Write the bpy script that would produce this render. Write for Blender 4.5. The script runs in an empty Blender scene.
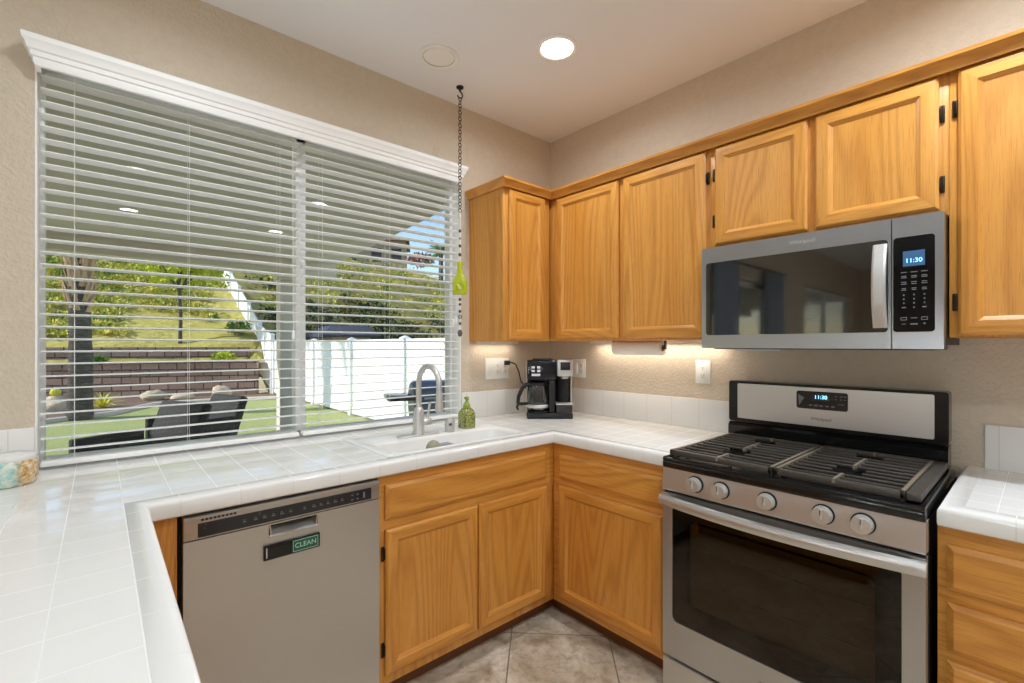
import bpy, bmesh, math, random
from mathutils import Vector, Matrix, noise as mnoise
random.seed(7)
R = math.radians
S = bpy.context.scene
COL = S.collection

# ------------------------------------------------------------------ camera
cam_d = bpy.data.cameras.new('camera')
cam = bpy.data.objects.new('camera', cam_d)
COL.objects.link(cam)
cam.location = (-2.3153, -2.2374, 1.3523)
cam.rotation_euler = (R(90), 0, R(-41.328))
cam_d.sensor_width = 36.0
cam_d.lens = 469.28 / 1024 * 36.0
cam_d.shift_y = 3.89 / 1024
cam_d.clip_start = 0.02
cam_d.clip_end = 400
S.camera = cam

# ------------------------------------------------------------------ world, sun, exposure
S.view_settings.view_transform = 'Standard'
S.view_settings.look = 'None'
S.view_settings.gamma = 1.0
S.view_settings.use_curve_mapping = False
S.view_settings.exposure = 0.93
S.cycles.max_bounces = 18
S.cycles.diffuse_bounces = 12
S.cycles.transmission_bounces = 14
S.cycles.transparent_max_bounces = 16
W = bpy.data.worlds.new('world')
S.world = W
W.use_nodes = True
wn, wl = W.node_tree.nodes, W.node_tree.links
wn.clear()
sky = wn.new('ShaderNodeTexSky')
sky.sky_type = 'NISHITA'
sky.sun_disc = False
sky.sun_elevation = R(38)
sky.sun_rotation = R(-69)
sky.air_density = 1.2
sky.dust_density = 0.4
sky.ozone_density = 2.5
bg = wn.new('ShaderNodeBackground')
bg.inputs['Strength'].default_value = 0.125
wo = wn.new('ShaderNodeOutputWorld')
wl.new(sky.outputs[0], bg.inputs[0])
wl.new(bg.outputs[0], wo.inputs[0])

sun_d = bpy.data.lights.new('sun', 'SUN')
sun_d.energy = 2.9
sun_d.angle = R(0.6)
sun_d.color = (1.0, 0.95, 0.86)
sun = bpy.data.objects.new('sun', sun_d)
COL.objects.link(sun)
to_sun = Vector((-0.77, 0.29, 0.60)).normalized()
sun.rotation_euler = to_sun.to_track_quat('Z', 'Y').to_euler()
sun.location = (-20, 8, 20)

# recessed ceiling cans of the open room: lamp positions (the can housings are built further down)
CAN_POWER = 3.6
CAN_BOOST = {1: 2.3, 4: 2.6}     # the cans on the stove side burn brighter
CANS = [(-0.716, -0.736), (-0.71, -2.22), (-2.09, -2.25), (-2.09, -0.78), (-0.71, -3.7), (-2.09, -3.7), (-6.0, -1.6), (-6.0, -4.0)]
CAN_COLOR = (0.79, 0.90, 1.0)
# added globe pendants: fill light from the unseen dining side
FILL_PENDANTS = [(-3.8, -2.1), (-3.6, -4.2), (-5.5, -3.2)]
FILL_PENDANT_POWER = 66
CEIL = 2.7357


# ------------------------------------------------------------------ node helpers
def lin(c):
    def f(v):
        v /= 255.0
        return v / 12.92 if v <= 0.04045 else ((v + 0.055) / 1.055) ** 2.4
    return (f(c[0]), f(c[1]), f(c[2]), 1.0)


class NT:
    def __init__(s, name):
        s.m = bpy.data.materials.new(name)
        s.m.use_nodes = True
        s.t = s.m.node_tree
        s.n, s.l = s.t.nodes, s.t.links
        s.n.clear()
        s.out = s.n.new('ShaderNodeOutputMaterial')
        s.p = s.n.new('ShaderNodeBsdfPrincipled')
        s.l.new(s.p.outputs[0], s.out.inputs[0])

    def new(s, t, **k):
        n = s.n.new('ShaderNode' + t)
        for a, b in k.items():
            setattr(n, a, b)
        return n

    def link(s, a, b):
        s.l.new(a, b)

    def put(s, sock, v):
        if hasattr(v, 'is_output') or isinstance(v, bpy.types.NodeSocket):
            s.l.new(v, sock)
        else:
            sock.default_value = v

    def math(s, op, a, b=0.0, c=None):
        n = s.new('Math', operation=op)
        s.put(n.inputs[0], a)
        s.put(n.inputs[1], b)
        if c is not None:
            s.put(n.inputs[2], c)
        return n.outputs[0]

    def coord(s, kind='Object', scale=(1, 1, 1), rand=0.0):
        tc = s.new('TexCoord')
        v = tc.outputs[kind]
        if rand:
            oi = s.new('ObjectInfo')
            m = s.new('VectorMath', operation='SCALE')
            m.inputs[0].default_value = (rand, rand * 1.7, rand * 2.3)
            s.link(oi.outputs['Random'], m.inputs['Scale'])
            a = s.new('VectorMath', operation='ADD')
            s.link(v, a.inputs[0])
            s.link(m.outputs[0], a.inputs[1])
            v = a.outputs[0]
        mp = s.new('Mapping')
        mp.inputs['Scale'].default_value = scale
        s.link(v, mp.inputs[0])
        return mp.outputs[0]

    def noise(s, v, scale, detail=2.0, rough=0.5, dist=0.0):
        n = s.new('TexNoise')
        s.link(v, n.inputs['Vector'])
        n.inputs['Scale'].default_value = scale
        n.inputs['Detail'].default_value = detail
        n.inputs['Roughness'].default_value = rough
        n.inputs['Distortion'].default_value = dist
        return n.outputs[0]

    def ramp(s, f, stops):
        n = s.new('ValToRGB')
        e = n.color_ramp.elements
        while len(e) < len(stops):
            e.new(0.5)
        for i, (p, c) in enumerate(stops):
            e[i].position = p
            e[i].color = c
        s.link(f, n.inputs[0])
        return n.outputs[0]

    def mix(s, f, a, b, mode='MIX'):
        n = s.new('Mix', data_type='RGBA', blend_type=mode)
        s.put(n.inputs[0], f)
        s.put(n.inputs[6], a)
        s.put(n.inputs[7], b)
        return n.outputs[2]

    def rng(s, v, a, b, c=0.0, d=1.0):
        n = s.new('MapRange')
        s.put(n.inputs[0], v)
        for i, x in enumerate((a, b, c, d)):
            n.inputs[i + 1].default_value = x
        return n.outputs[0]

    def bump(s, h, strength=0.3, dist=0.002):
        n = s.new('Bump')
        n.inputs['Strength'].default_value = strength
        n.inputs['Distance'].default_value = dist
        s.link(h, n.inputs['Height'])
        s.link(n.outputs[0], s.p.inputs['Normal'])

    def set(s, **k):
        names = dict(color='Base Color', rough='Roughness', metal='Metallic', spec='Specular IOR Level',
                     coat='Coat Weight', coat_rough='Coat Roughness', trans='Transmission Weight', ior='IOR',
                     emit='Emission Color', emit_s='Emission Strength', alpha='Alpha', aniso='Anisotropic')
        for a, v in k.items():
            s.put(s.p.inputs[names[a]], v)
        return s


def plain(name, rgb, rough=0.5, metal=0.0, **k):
    """single colour with a faint procedural mottling in the roughness"""
    t = NT(name)
    v = t.coord()
    n = t.noise(v, 35.0, 3.0)
    t.set(color=lin(rgb), metal=metal, rough=t.rng(n, 0.2, 0.8, max(0.02, rough - 0.04), min(1, rough + 0.04)), **k)
    return t.m


def wood(name, axis):
    t = NT(name)
    sc = [1.0, 1.0, 1.0]
    sc[axis] = 0.10
    v = t.coord(scale=tuple(sc), rand=5.0)
    big = t.noise(v, 4.2, 1.0, 0.4)
    rings = t.math('SINE', t.math('MULTIPLY', big, 150.0))
    rings = t.rng(rings, -1.0, 1.0)
    soft = t.math('POWER', rings, 2.2)
    sc2 = [1.0, 1.0, 1.0]
    sc2[axis] = 0.03
    v2 = t.coord(scale=tuple(sc2), rand=5.0)
    pores = t.noise(v2, 330.0, 3.0, 0.65)
    pm = t.rng(pores, 0.50, 0.72)
    patch = t.noise(v, 9.0, 2.0)
    base = t.mix(t.rng(patch, 0.25, 0.75), lin((208, 141, 58)), lin((219, 157, 76)))
    c = t.mix(t.math('MULTIPLY', soft, 0.36), base, lin((164, 96, 28)))
    c = t.mix(t.math('MULTIPLY', pm, 0.5), c, lin((150, 86, 34)))
    t.set(color=c, rough=t.rng(pores, 0.3, 0.7, 0.30, 0.42), spec=0.45)
    t.bump(pores, 0.12, 0.001)
    return t.m


def steel(name, axis, rgb=(178, 176, 173), rough=0.34):
    """brushed stainless: fine lines running along the given axis"""
    t = NT(name)
    sc = [1.0, 1.0, 1.0]
    sc[axis] = 0.012
    v = t.coord(scale=tuple(sc))
    n = t.noise(v, 420.0, 2.0, 0.6)
    c = t.mix(t.rng(n, 0.3, 0.7), lin(tuple(x - 2 for x in rgb)), lin(tuple(x + 2 for x in rgb)))
    t.set(color=c, metal=0.86, rough=t.rng(n, 0.3, 0.7, rough - 0.015, rough + 0.015), aniso=0.75)
    tg = t.new('Tangent', direction_type='RADIAL', axis='Z')
    t.link(tg.outputs[0], t.p.inputs['Tangent'])
    return t.m


def line_mask(t, sock, off, pitch, half):
    d = t.math('PINGPONG', t.math('SUBTRACT', sock, off), pitch / 2)
    return t.rng(d, half * 0.5, half, 1.0, 0.0)


def tile(name, ax, ay, tile_rgb=(232, 231, 228), grout_rgb=(235, 234, 231), rough=0.06, half=0.0015, wav=0.10):
    """glazed tile: ax = (axis index, offset, pitch) or None; ay the same"""
    t = NT(name)
    tc = t.new('TexCoord')
    sp = t.new('SeparateXYZ')
    t.link(tc.outputs['Object'], sp.inputs[0])
    m = None
    for a in (ax, ay):
        if a is None:
            continue
        k = line_mask(t, sp.outputs[a[0]], a[1], a[2], half)
        m = k if m is None else t.math('MAXIMUM', m, k)
    n = t.noise(tc.outputs['Object'], 14.0, 1.0)
    if m is None:
        t.set(color=lin(tile_rgb), rough=rough)
        t.bump(n, wav, 0.004)
        return t.m
    t.set(color=t.mix(m, lin(tile_rgb), lin(grout_rgb)), rough=t.rng(m, 0.0, 1.0, rough, 0.6))
    t.bump(t.math('SUBTRACT', t.math('MULTIPLY', n, 1.0), t.math('MULTIPLY', m, 0.30)), wav, 0.004)
    return t.m


M = {}
M['oak_z'] = wood('oak_vertical_grain', 2)
M['oak_x'] = wood('oak_grain_along_x', 0)
M['oak_y'] = wood('oak_grain_along_y', 1)
M['steel_x'] = steel('stainless_x', 0, (196, 193, 190), 0.30)
M['steel_y'] = steel('stainless_y', 1, (206, 204, 201), 0.38)
M['steel_oven'] = M['steel_y']
M['steel_mw'] = steel('stainless_microwave', 1, (172, 173, 175), 0.30)
M['steel_z'] = steel('stainless_z', 2)
M['nickel'] = plain('brushed_nickel', (206, 205, 203), 0.40, 0.75)
M['black'] = plain('black_enamel', (16, 16, 17), 0.16)
M['black_satin'] = plain('black_satin', (15, 15, 16), 0.40)
M['gasket'] = plain('gap_black', (9, 9, 9), 0.7)
M['glossblack'] = plain('black_glass', (9, 10, 12), 0.03)
M['panel'] = plain('charcoal_panel', (38, 38, 40), 0.25)
M['castiron'] = plain('cast_iron', (70, 64, 58), 0.45)
M['whiteplastic'] = plain('white_plastic', (238, 237, 232), 0.35)
M['whitepaint'] = plain('white_blind_paint', (248, 248, 247), 0.40)
M['vinyl'] = plain('white_vinyl', (238, 240, 242), 0.45)
M['porcelain'] = plain('white_porcelain', (235, 234, 231), 0.10)
M['bronze'] = plain('dark_bronze', (52, 40, 30), 0.35, 0.7)
M['paper'] = plain('paper_towel', (240, 236, 228), 0.9)
M['cardboard'] = plain('cardboard', (136, 94, 58), 0.8)
M['ceiling_white'] = plain('ceiling_paint', (234, 236, 239), 0.9)
M['knob'] = plain('silver_knob', (205, 203, 198), 0.30, 0.6)
M['print_white'] = plain('printed_white', (214, 216, 218), 0.6)
M['print_grey'] = plain('printed_grey', (120, 122, 126), 0.6)
M['print_dark'] = plain('printed_dark', (70, 66, 62), 0.5)
M['green_sign'] = plain('green_sign', (22, 92, 66), 0.45)
M['mint'] = plain('mint_line', (190, 224, 206), 0.45)
M['can_shade'] = plain('shaded_can_reflector', (158, 157, 154), 0.35)  # greyed: the shade inside the can recess is put into the colour
M['cloth_dark'] = plain('charcoal_sling', (17, 19, 22), 0.8)
M['concrete'] = plain('pale_concrete', (196, 186, 172), 0.9)


def emitter(name, rgb, strength):
    t = NT(name)
    t.set(color=(0, 0, 0, 1), emit=lin(rgb), emit_s=strength)
    return t.m


M['lamp_on'] = emitter('lit_lamp_lens', (255, 246, 232), 12.0)
M['digits'] = emitter('blue_digits', (120, 190, 255), 2.2)
M['lcd'] = emitter('blue_display', (52, 96, 140), 0.55)
M['patio_glow'] = emitter('patio_lamp_lens', (255, 214, 150), 1.3)

# wall paint: knocked-down texture
def wallpaint():
    t = NT('wall_paint')
    v = t.coord()
    a = t.noise(v, 75.0, 2.0, 0.5)
    b = t.noise(v, 28.0, 2.0, 0.5)
    h = t.math('ADD', t.rng(a, 0.46, 0.62), t.math('MULTIPLY', b, 0.5))
    t.set(color=t.mix(t.rng(b, 0.3, 0.7), lin((202, 188, 168)), lin((207, 193, 173))), rough=0.55, spec=0.35)
    t.bump(h, 0.38, 0.0035)
    return t.m


M['wall'] = wallpaint()

A0 = -1.938
P4 = 0.1095
M['tile_top'] = tile('counter_tile', (0, A0, P4), (1, -0.075, P4))
M['tile_edge_x'] = tile('edge_tile_x', (0, -2.144, 0.149), None, half=0.0016, rough=0.10, wav=0.1, grout_rgb=(214, 211, 206))
M['tile_edge_y'] = tile('edge_tile_y', (1, -0.70, 0.149), None, half=0.0016, rough=0.10, wav=0.1, grout_rgb=(214, 211, 206))
M['tile_splash_x'] = tile('splash_tile_x', (0, -0.10, 0.1524), None, half=0.0016, rough=0.12, wav=0.1, grout_rgb=(206, 203, 198))
M['tile_splash_y'] = tile('splash_tile_y', (1, -0.1512, 0.1524), None, half=0.0016, rough=0.12, wav=0.1, grout_rgb=(206, 203, 198))
M['tile_plain'] = tile('plain_tile', None, None, rough=0.1, wav=0.1)


def floor_mat():
    t = NT('travertine_floor')
    tc = t.new('TexCoord')
    rot = t.new('Mapping')
    rot.inputs['Rotation'].default_value = (0, 0, R(45))
    t.link(tc.outputs['Object'], rot.inputs[0])
    sp = t.new('SeparateXYZ')
    t.link(rot.outputs[0], sp.inputs[0])
    m = t.math('MAXIMUM', line_mask(t, sp.outputs[0], -0.199, 0.452, 0.004), line_mask(t, sp.outputs[1], -1.014, 0.452, 0.004))
    n1 = t.noise(tc.outputs['Object'], 5.0, 5.0, 0.62, 0.6)
    n2 = t.noise(tc.outputs['Object'], 22.0, 5.0, 0.7, 0.4)
    c = t.ramp(n1, [(0.30, lin((146, 126, 102))), (0.46, lin((190, 176, 154))), (0.60, lin((214, 203, 184))), (0.8, lin((230, 222, 206)))])
    c = t.mix(t.math('MULTIPLY', t.rng(n2, 0.48, 0.70), 0.6), c, lin((124, 104, 82)))
    c = t.mix(m, c, lin((128, 116, 102)))
    t.set(color=c, rough=t.rng(n2, 0.3, 0.7, 0.28, 0.45))
    t.bump(t.math('SUBTRACT', n2, t.math('MULTIPLY', m, 1.0)), 0.15, 0.003)
    return t.m


M['floor'] = floor_mat()


def glass_mat(name, tint=(1, 1, 1, 1), reflect=1.0):
    t = NT(name)
    t.n.remove(t.p)
    tr = t.new('BsdfTransparent')
    tr.inputs[0].default_value = tint
    gl = t.new('BsdfGlossy')
    gl.inputs['Roughness'].default_value = 0.0
    fr = t.new('Fresnel')
    fr.inputs[0].default_value = 1.5
    nz = t.noise(t.coord(), 3.0)
    k = t.math('MULTIPLY', fr.outputs[0], t.rng(nz, 0, 1, reflect * 0.95, reflect))
    mx = t.new('MixShader')
    t.link(k, mx.inputs[0])
    t.link(tr.outputs[0], mx.inputs[1])
    t.link(gl.outputs[0], mx.inputs[2])
    t.link(mx.outputs[0], t.out.inputs[0])
    return t.m


M['glass'] = glass_mat('window_glass', (0.97, 0.985, 0.975, 1), 0.6)
M['clear_glass'] = glass_mat('clear_glass', (0.92, 0.93, 0.93, 1), 2.4)
M['mirror_black'] = plain('microwave_glass', (8, 9, 11), 0.025, ior=2.5)
M['oven_glass'] = glass_mat('smoked_oven_glass', (0.50, 0.44, 0.36, 1), 0.9)


# ------------------------------------------------------------------ mesh builder
WORLD = {}


class MB:
    def __init__(s):
        s.bm = bmesh.new()
        s.M = None

    def v(s, p):
        p = Vector(p)
        return s.bm.verts.new(s.M @ p if s.M else p)

    def face(s, pts, m=0):
        vs = [p if isinstance(p, bmesh.types.BMVert) else s.v(p) for p in pts]
        try:
            f = s.bm.faces.new(vs)
            f.material_index = m
            return f
        except ValueError:
            return None

    def box(s, a, b, m=0, bev=0.0, seg=2):
        lo = [min(a[i], b[i]) for i in range(3)]
        hi = [max(a[i], b[i]) for i in range(3)]
        c = [s.v((x, y, z)) for x in (lo[0], hi[0]) for y in (lo[1], hi[1]) for z in (lo[2], hi[2])]
        fs = []
        for q in ((0, 1, 3, 2), (4, 6, 7, 5), (0, 4, 5, 1), (2, 3, 7, 6), (0, 2, 6, 4), (1, 5, 7, 3)):
            fs.append(s.face([c[i] for i in q], m))
        if bev > 0:
            es = list({e for f in fs for e in f.edges})
            bmesh.ops.bevel(s.bm, geom=es, offset=bev, segments=seg, profile=0.5, affect='EDGES', clamp_overlap=True)
        return s

    def loft(s, loops, m=0, cap=True, closed=True, mats=None):
        """loops: list of rings of 3-D points, same count"""
        vs = [[s.v(p) for p in L] for L in loops]
        n = len(vs[0])
        for i in range(len(vs) - 1):
            for j in range(n if closed else n - 1):
                k = (j + 1) % n
                s.face([vs[i][j], vs[i][k], vs[i + 1][k], vs[i + 1][j]], mats[j] if mats else m)
        if cap and closed:
            s.face(list(reversed(vs[0])), m)
            s.face(vs[-1], m)
        return s

    def prism(s, pts, vec, m=0):
        vec = Vector(vec)
        return s.loft([[Vector(p) for p in pts], [Vector(p) + vec for p in pts]], m)

    def lathe(s, prof, c=(0, 0, 0), m=0, n=28, axis='z', cap=True):
        c = Vector(c)
        def P(r, h, a):
            x, y = r * math.cos(a), r * math.sin(a)
            if axis == 'z':
                return c + Vector((x, y, h))
            if axis == 'x':
                return c + Vector((h, x, y))
            return c + Vector((y, h, x))
        loops = [[P(max(r, 1e-5), h, 2 * math.pi * i / n) for i in range(n)] for r, h in prof]
        return s.loft(loops, m, cap)

    def tube(s, pts, r, m=0, n=10, cap=True):
        pts = [Vector(p) for p in pts]
        rs = r if isinstance(r, (list, tuple)) else [r] * len(pts)
        loops = []
        up = None
        for i, p in enumerate(pts):
            t = (pts[min(i + 1, len(pts) - 1)] - pts[max(i - 1, 0)])
            t = t.normalized() if t.length > 1e-9 else Vector((0, 0, 1))
            if up is None:
                up = Vector((0, 0, 1)) if abs(t.z) < 0.9 else Vector((1, 0, 0))
            a = (up - t * up.dot(t))
            a = a.normalized() if a.length > 1e-6 else t.orthogonal().normalized()
            up = a
            b = t.cross(a)
            loops.append([p + (a * math.cos(2 * math.pi * j / n) + b * math.sin(2 * math.pi * j / n)) * rs[i] for j in range(n)])
        return s.loft(loops, m, cap)

    def sphere(s, c, r, m=0, u=20, v=12):
        r = r if isinstance(r, (list, tuple)) else (r, r, r)
        c = Vector(c)
        loops = []
        for i in range(v + 1):
            th = math.pi * i / v
            k = max(math.sin(th), 1e-4)
            loops.append([c + Vector((r[0] * k * math.cos(2 * math.pi * j / u), r[1] * k * math.sin(2 * math.pi * j / u), -r[2] * math.cos(th))) for j in range(u)])
        return s.loft(loops, m)

    def torus(s, c, R0, r0, m=0, axis='z', n=20, k=8, sx=1.0):
        c = Vector(c)
        pts = []
        for i in range(n):
            a = 2 * math.pi * i / n
            x, y = R0 * math.cos(a) * sx, R0 * math.sin(a)
            pts.append((x, y, a))
        vs = []
        for x, y, a in pts:
            ring = []
            for j in range(k):
                b = 2 * math.pi * j / k
                rr = r0 * math.cos(b)
                q = Vector((x + rr * math.cos(a), y + rr * math.sin(a), r0 * math.sin(b)))
                if axis == 'x':
                    q = Vector((q.z, q.x, q.y))
                elif axis == 'y':
                    q = Vector((q.x, q.z, q.y))
                ring.append(s.v(c + q))
            vs.append(ring)
        for i in range(n):
            for j in range(k):
                s.face([vs[i][j], vs[(i + 1) % n][j], vs[(i + 1) % n][(j + 1) % k], vs[i][(j + 1) % k]], m)
        return s

    def sweep(s, path, prof, mats, side=1, cap=True):
        """profile (outward offset, z) swept along a 2-D path with mitred corners"""
        path = [Vector(p) for p in path]
        loops = []
        for i, p in enumerate(path):
            d0 = (path[i] - path[i - 1]).normalized() if i > 0 else None
            d1 = (path[i + 1] - path[i]).normalized() if i < len(path) - 1 else None
            if d0 is None:
                d0 = d1
            if d1 is None:
                d1 = d0
            n0 = Vector((d0.y, -d0.x)) * side
            n1 = Vector((d1.y, -d1.x)) * side
            nn = (n0 + n1)
            nn = nn / max(nn.dot(n0), 1e-6) * 1.0
            loops.append([Vector((p.x + nn.x * o, p.y + nn.y * o, z)) for o, z in prof])
        vs = [[s.v(q) for q in L] for L in loops]
        n = len(prof)
        for i in range(len(vs) - 1):
            mi = mats[i] if isinstance(mats, (list, tuple)) else mats
            for j in range(n):
                k = (j + 1) % n
                s.face([vs[i][j], vs[i][k], vs[i + 1][k], vs[i + 1][j]], mi)
        if cap:
            s.face(list(reversed(vs[0])), mats[0] if isinstance(mats, (list, tuple)) else mats)
            s.face(vs[-1], mats[-1] if isinstance(mats, (list, tuple)) else mats)
        return s

    def build(s, name, mats, parent=None, loc=None, smooth=35, local=False):
        bmesh.ops.recalc_face_normals(s.bm, faces=s.bm.faces[:])
        me = bpy.data.meshes.new(name)
        if parent is not None:
            off = WORLD[parent.name]
        else:
            off = Vector(loc) if loc is not None else Vector((0, 0, 0))
        if off.length > 0 and not local:
            bmesh.ops.translate(s.bm, verts=s.bm.verts[:], vec=-off)
        s.bm.to_mesh(me)
        s.bm.free()
        for m in (mats if isinstance(mats, (list, tuple)) else [mats]):
            me.materials.append(m)
        if smooth:
            for p in me.polygons:
                p.use_smooth = True
            me.set_sharp_from_angle(angle=R(smooth))
        o = bpy.data.objects.new(name, me)
        COL.objects.link(o)
        if parent is not None:
            o.parent = parent
        else:
            o.location = off
        WORLD[o.name] = off.copy()
        return o


def empty(name, label, cat, loc=(0, 0, 0), rz=0.0, group=None):
    o = bpy.data.objects.new(name, None)
    o.empty_display_size = 0.05
    COL.objects.link(o)
    o.location = loc
    o.rotation_euler = (0, 0, rz)
    WORLD[o.name] = Vector(loc)
    return tag(o, label, cat, group)


def tag(o, label, cat, group=None, kind=None):
    o['label'] = label
    o['category'] = cat
    if group:
        o['group'] = group
    if kind:
        o['kind'] = kind
    return o


def struct(o, label=None, cat=None):
    o['kind'] = 'structure'
    if label:
        o['label'] = label
        o['category'] = cat
    return o


def lettering(name, text, size, matrix, mat, parent, depth=0.0004, align='CENTER'):
    """text turned into a mesh part of its thing; matrix places the text's own plane in the world"""
    cu = bpy.data.curves.new(name, 'FONT')
    cu.body = text
    cu.size = size
    cu.align_x = align
    cu.align_y = 'CENTER'
    cu.extrude = depth
    tmp = bpy.data.objects.new(name + '_tmp', cu)
    COL.objects.link(tmp)
    dg = bpy.context.evaluated_depsgraph_get()
    dg.update()
    me = bpy.data.meshes.new_from_object(tmp.evaluated_get(dg))
    bpy.data.objects.remove(tmp)
    bpy.data.curves.remove(cu)
    off = WORLD[parent.name]
    me.transform(Matrix.Translation(-off) @ matrix)
    me.materials.clear()
    me.materials.append(mat)
    o = bpy.data.objects.new(name, me)
    COL.objects.link(o)
    o.parent = parent
    WORLD[o.name] = off.copy()
    return o


def on_a(x, z, d, rot=0.0):
    """text frame on a face that looks towards -y"""
    return Matrix.Translation((x, -d, z)) @ Matrix(((1, 0, 0, 0), (0, 0, -1, 0), (0, 1, 0, 0), (0, 0, 0, 1))) @ Matrix.Rotation(rot, 4, 'Z')


def on_b(y, z, d, rot=0.0):
    """text frame on a face that looks towards -x (text runs towards -y)"""
    return Matrix.Translation((-d, y, z)) @ Matrix(((0, 0, -1, 0), (-1, 0, 0, 0), (0, 1, 0, 0), (0, 0, 0, 1))) @ Matrix.Rotation(rot, 4, 'Z')


# ------------------------------------------------------------------ the room shell
RX, RY = -9.0, -5.6          # far ends of the open-plan room
WT = 0.15                    # wall thickness
WX0, WX1, WZ0, WZ1 = -2.477, -0.742, 0.925, 2.352    # kitchen window opening

b = MB()
b.box((RX - WT, RY - WT, -0.08), (WT, WT, 0.0))
struct(b.build('floor', M['floor']))
b = MB()
# ceiling with round holes would need many faces: a slab with octagonal hole patches around the two cans in view
def ceiling_slab(mb, z0, z1, x0, x1, y0, y1, holes):
    xs = sorted({x0, x1, *[h[0] - 0.12 for h in holes], *[h[0] + 0.12 for h in holes]})
    ys = sorted({y0, y1, *[h[1] - 0.12 for h in holes], *[h[1] + 0.12 for h in holes]})
    for i in range(len(xs) - 1):
        for j in range(len(ys) - 1):
            cx, cy = (xs[i] + xs[i + 1]) / 2, (ys[j] + ys[j + 1]) / 2
            hole = [h for h in holes if abs(cx - h[0]) < 0.119 and abs(cy - h[1]) < 0.119]
            if not hole:
                mb.face([(xs[i], ys[j], z0), (xs[i + 1], ys[j], z0), (xs[i + 1], ys[j + 1], z0), (xs[i], ys[j + 1], z0)])
    for hx, hy, r in holes:
        n = 32
        for k in range(n):
            a0, a1 = 2 * math.pi * k / n, 2 * math.pi * (k + 1) / n
            def sq(a):
                c, s_ = math.cos(a), math.sin(a)
                q = 0.12 / max(abs(c), abs(s_))
                return (hx + c * q, hy + s_ * q, z0)
            mb.face([(hx + r * math.cos(a0), hy + r * math.sin(a0), z0), sq(a0), sq(a1), (hx + r * math.cos(a1), hy + r * math.sin(a1), z0)])
    mb.box((x0, y0, z0 + 0.13), (x1, y1, z1))
CAN_UNLIT = (-1.091, -0.315)
ALL_CANS = CANS + [CAN_UNLIT]
ceiling_slab(b, CEIL, CEIL + 0.25, RX - WT, WT, RY - WT, WT, [(x, y, 0.076) for x, y in ALL_CANS])
struct(b.build('ceiling', M['ceiling_white'], smooth=0))

# window wall (faces -y), with the kitchen window, a garden door and a second window further left
D2 = (-4.75, -3.15, 0.0, 2.1)
D3 = (-8.4, -5.9, 0.9, 2.2)
b = MB()
H = CEIL + 0.13
b.box((WX1, 0, 0), (0, WT, H))
b.box((WX0, 0, WZ1), (WX1, WT, H))
b.box((WX0, 0, 0), (WX1, WT, WZ0 - 0.06))
b.box((D2[1], 0, 0), (WX0, WT, H))
b.box((D2[0], 0, D2[3]), (D2[1], WT, H))
b.box((D3[1], 0, 0), (D2[0], WT, H))
b.box((D3[0], 0, D3[3]), (D3[1], WT, H))
b.box((D3[0], 0, 0), (D3[1], WT, D3[2]))
b.box((RX, 0, 0), (D3[0], WT, H))
struct(b.build('wall_north', M['wall'], smooth=0))
b = MB(); b.box((0, RY, 0), (WT, WT, H)); struct(b.build('wall_east', M['wall'], smooth=0))
b = MB(); b.box((RX - WT, RY, 0), (RX, WT, H)); struct(b.build('wall_west', M['wall'], smooth=0))
b = MB(); b.box((RX - WT, RY - WT, 0), (WT, RY, H)); struct(b.build('wall_south', M['wall'], smooth=0))

# kitchen window: vinyl slider set in the outer half of the wall
FY0, FY1 = 0.085, 0.14
b = MB()
for (x0, x1) in ((WX0, WX0 + 0.018), (WX1 - 0.022, WX1), (-1.624, -1.578)):
    b.box((x0, FY0, WZ0 + 0.0), (x1, FY1, WZ1), 0, 0.004)
b.box((WX0 + 0.018, FY0, WZ0), (WX1 - 0.022, FY1, WZ0 + 0.03), 0, 0.004)
b.box((WX0 + 0.018, FY0, WZ1 - 0.045), (WX1 - 0.022, FY1, WZ1), 0, 0.004)
win = b.build('window_1', M['vinyl'])
struct(win)
b = MB()
b.box((WX0 + 0.018, 0.110, WZ0 + 0.03), (-1.624, 0.114, WZ1 - 0.045))
b.box((-1.578, 0.110, WZ0 + 0.03), (WX1 - 0.022, 0.114, WZ1 - 0.045))
b.build('window_pane', M['glass'], win)

# white sheetrock return inside the reveal (sides and head)
b = MB()
b.box((WX0 - 0.0005, 0.0, WZ0), (WX0 + 0.004, FY0, WZ1))
b.box((WX1 - 0.004, 0.0, WZ0), (WX1 + 0.0005, FY0, WZ1))
b.box((WX0, 0.0, WZ1 - 0.004), (WX1, FY0, WZ1))
struct(b.build('trim_1', M['whitepaint']))

# garden door and second window of the far room (seen in the microwave's glass)
def opening(name, d, bars):
    mb = MB()
    x0, x1, z0, z1 = d
    mb.box((x0, FY0, z0), (x0 + 0.06, FY1, z1), 0, 0.004)
    mb.box((x1 - 0.06, FY0, z0), (x1, FY1, z1), 0, 0.004)
    mb.box((x0 + 0.06, FY0, z0), (x1 - 0.06, FY1, z0 + 0.06), 0, 0.004)
    mb.box((x0 + 0.06, FY0, z1 - 0.06), (x1 - 0.06, FY1, z1), 0, 0.004)
    for q in bars:
        mb.box((q - 0.03, FY0, z0 + 0.06), (q + 0.03, FY1, z1 - 0.06), 0, 0.004)
    o = struct(mb.build(name, M['vinyl']))
    g = MB()
    g.box((x0 + 0.06, 0.110, z0 + 0.06), (x1 - 0.06, 0.114, z1 - 0.06))
    g.build('window_pane', M['glass'], o)
    return o
opening('door_1', D2, [-3.95])
opening('window_2', D3, [-7.15])


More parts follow.
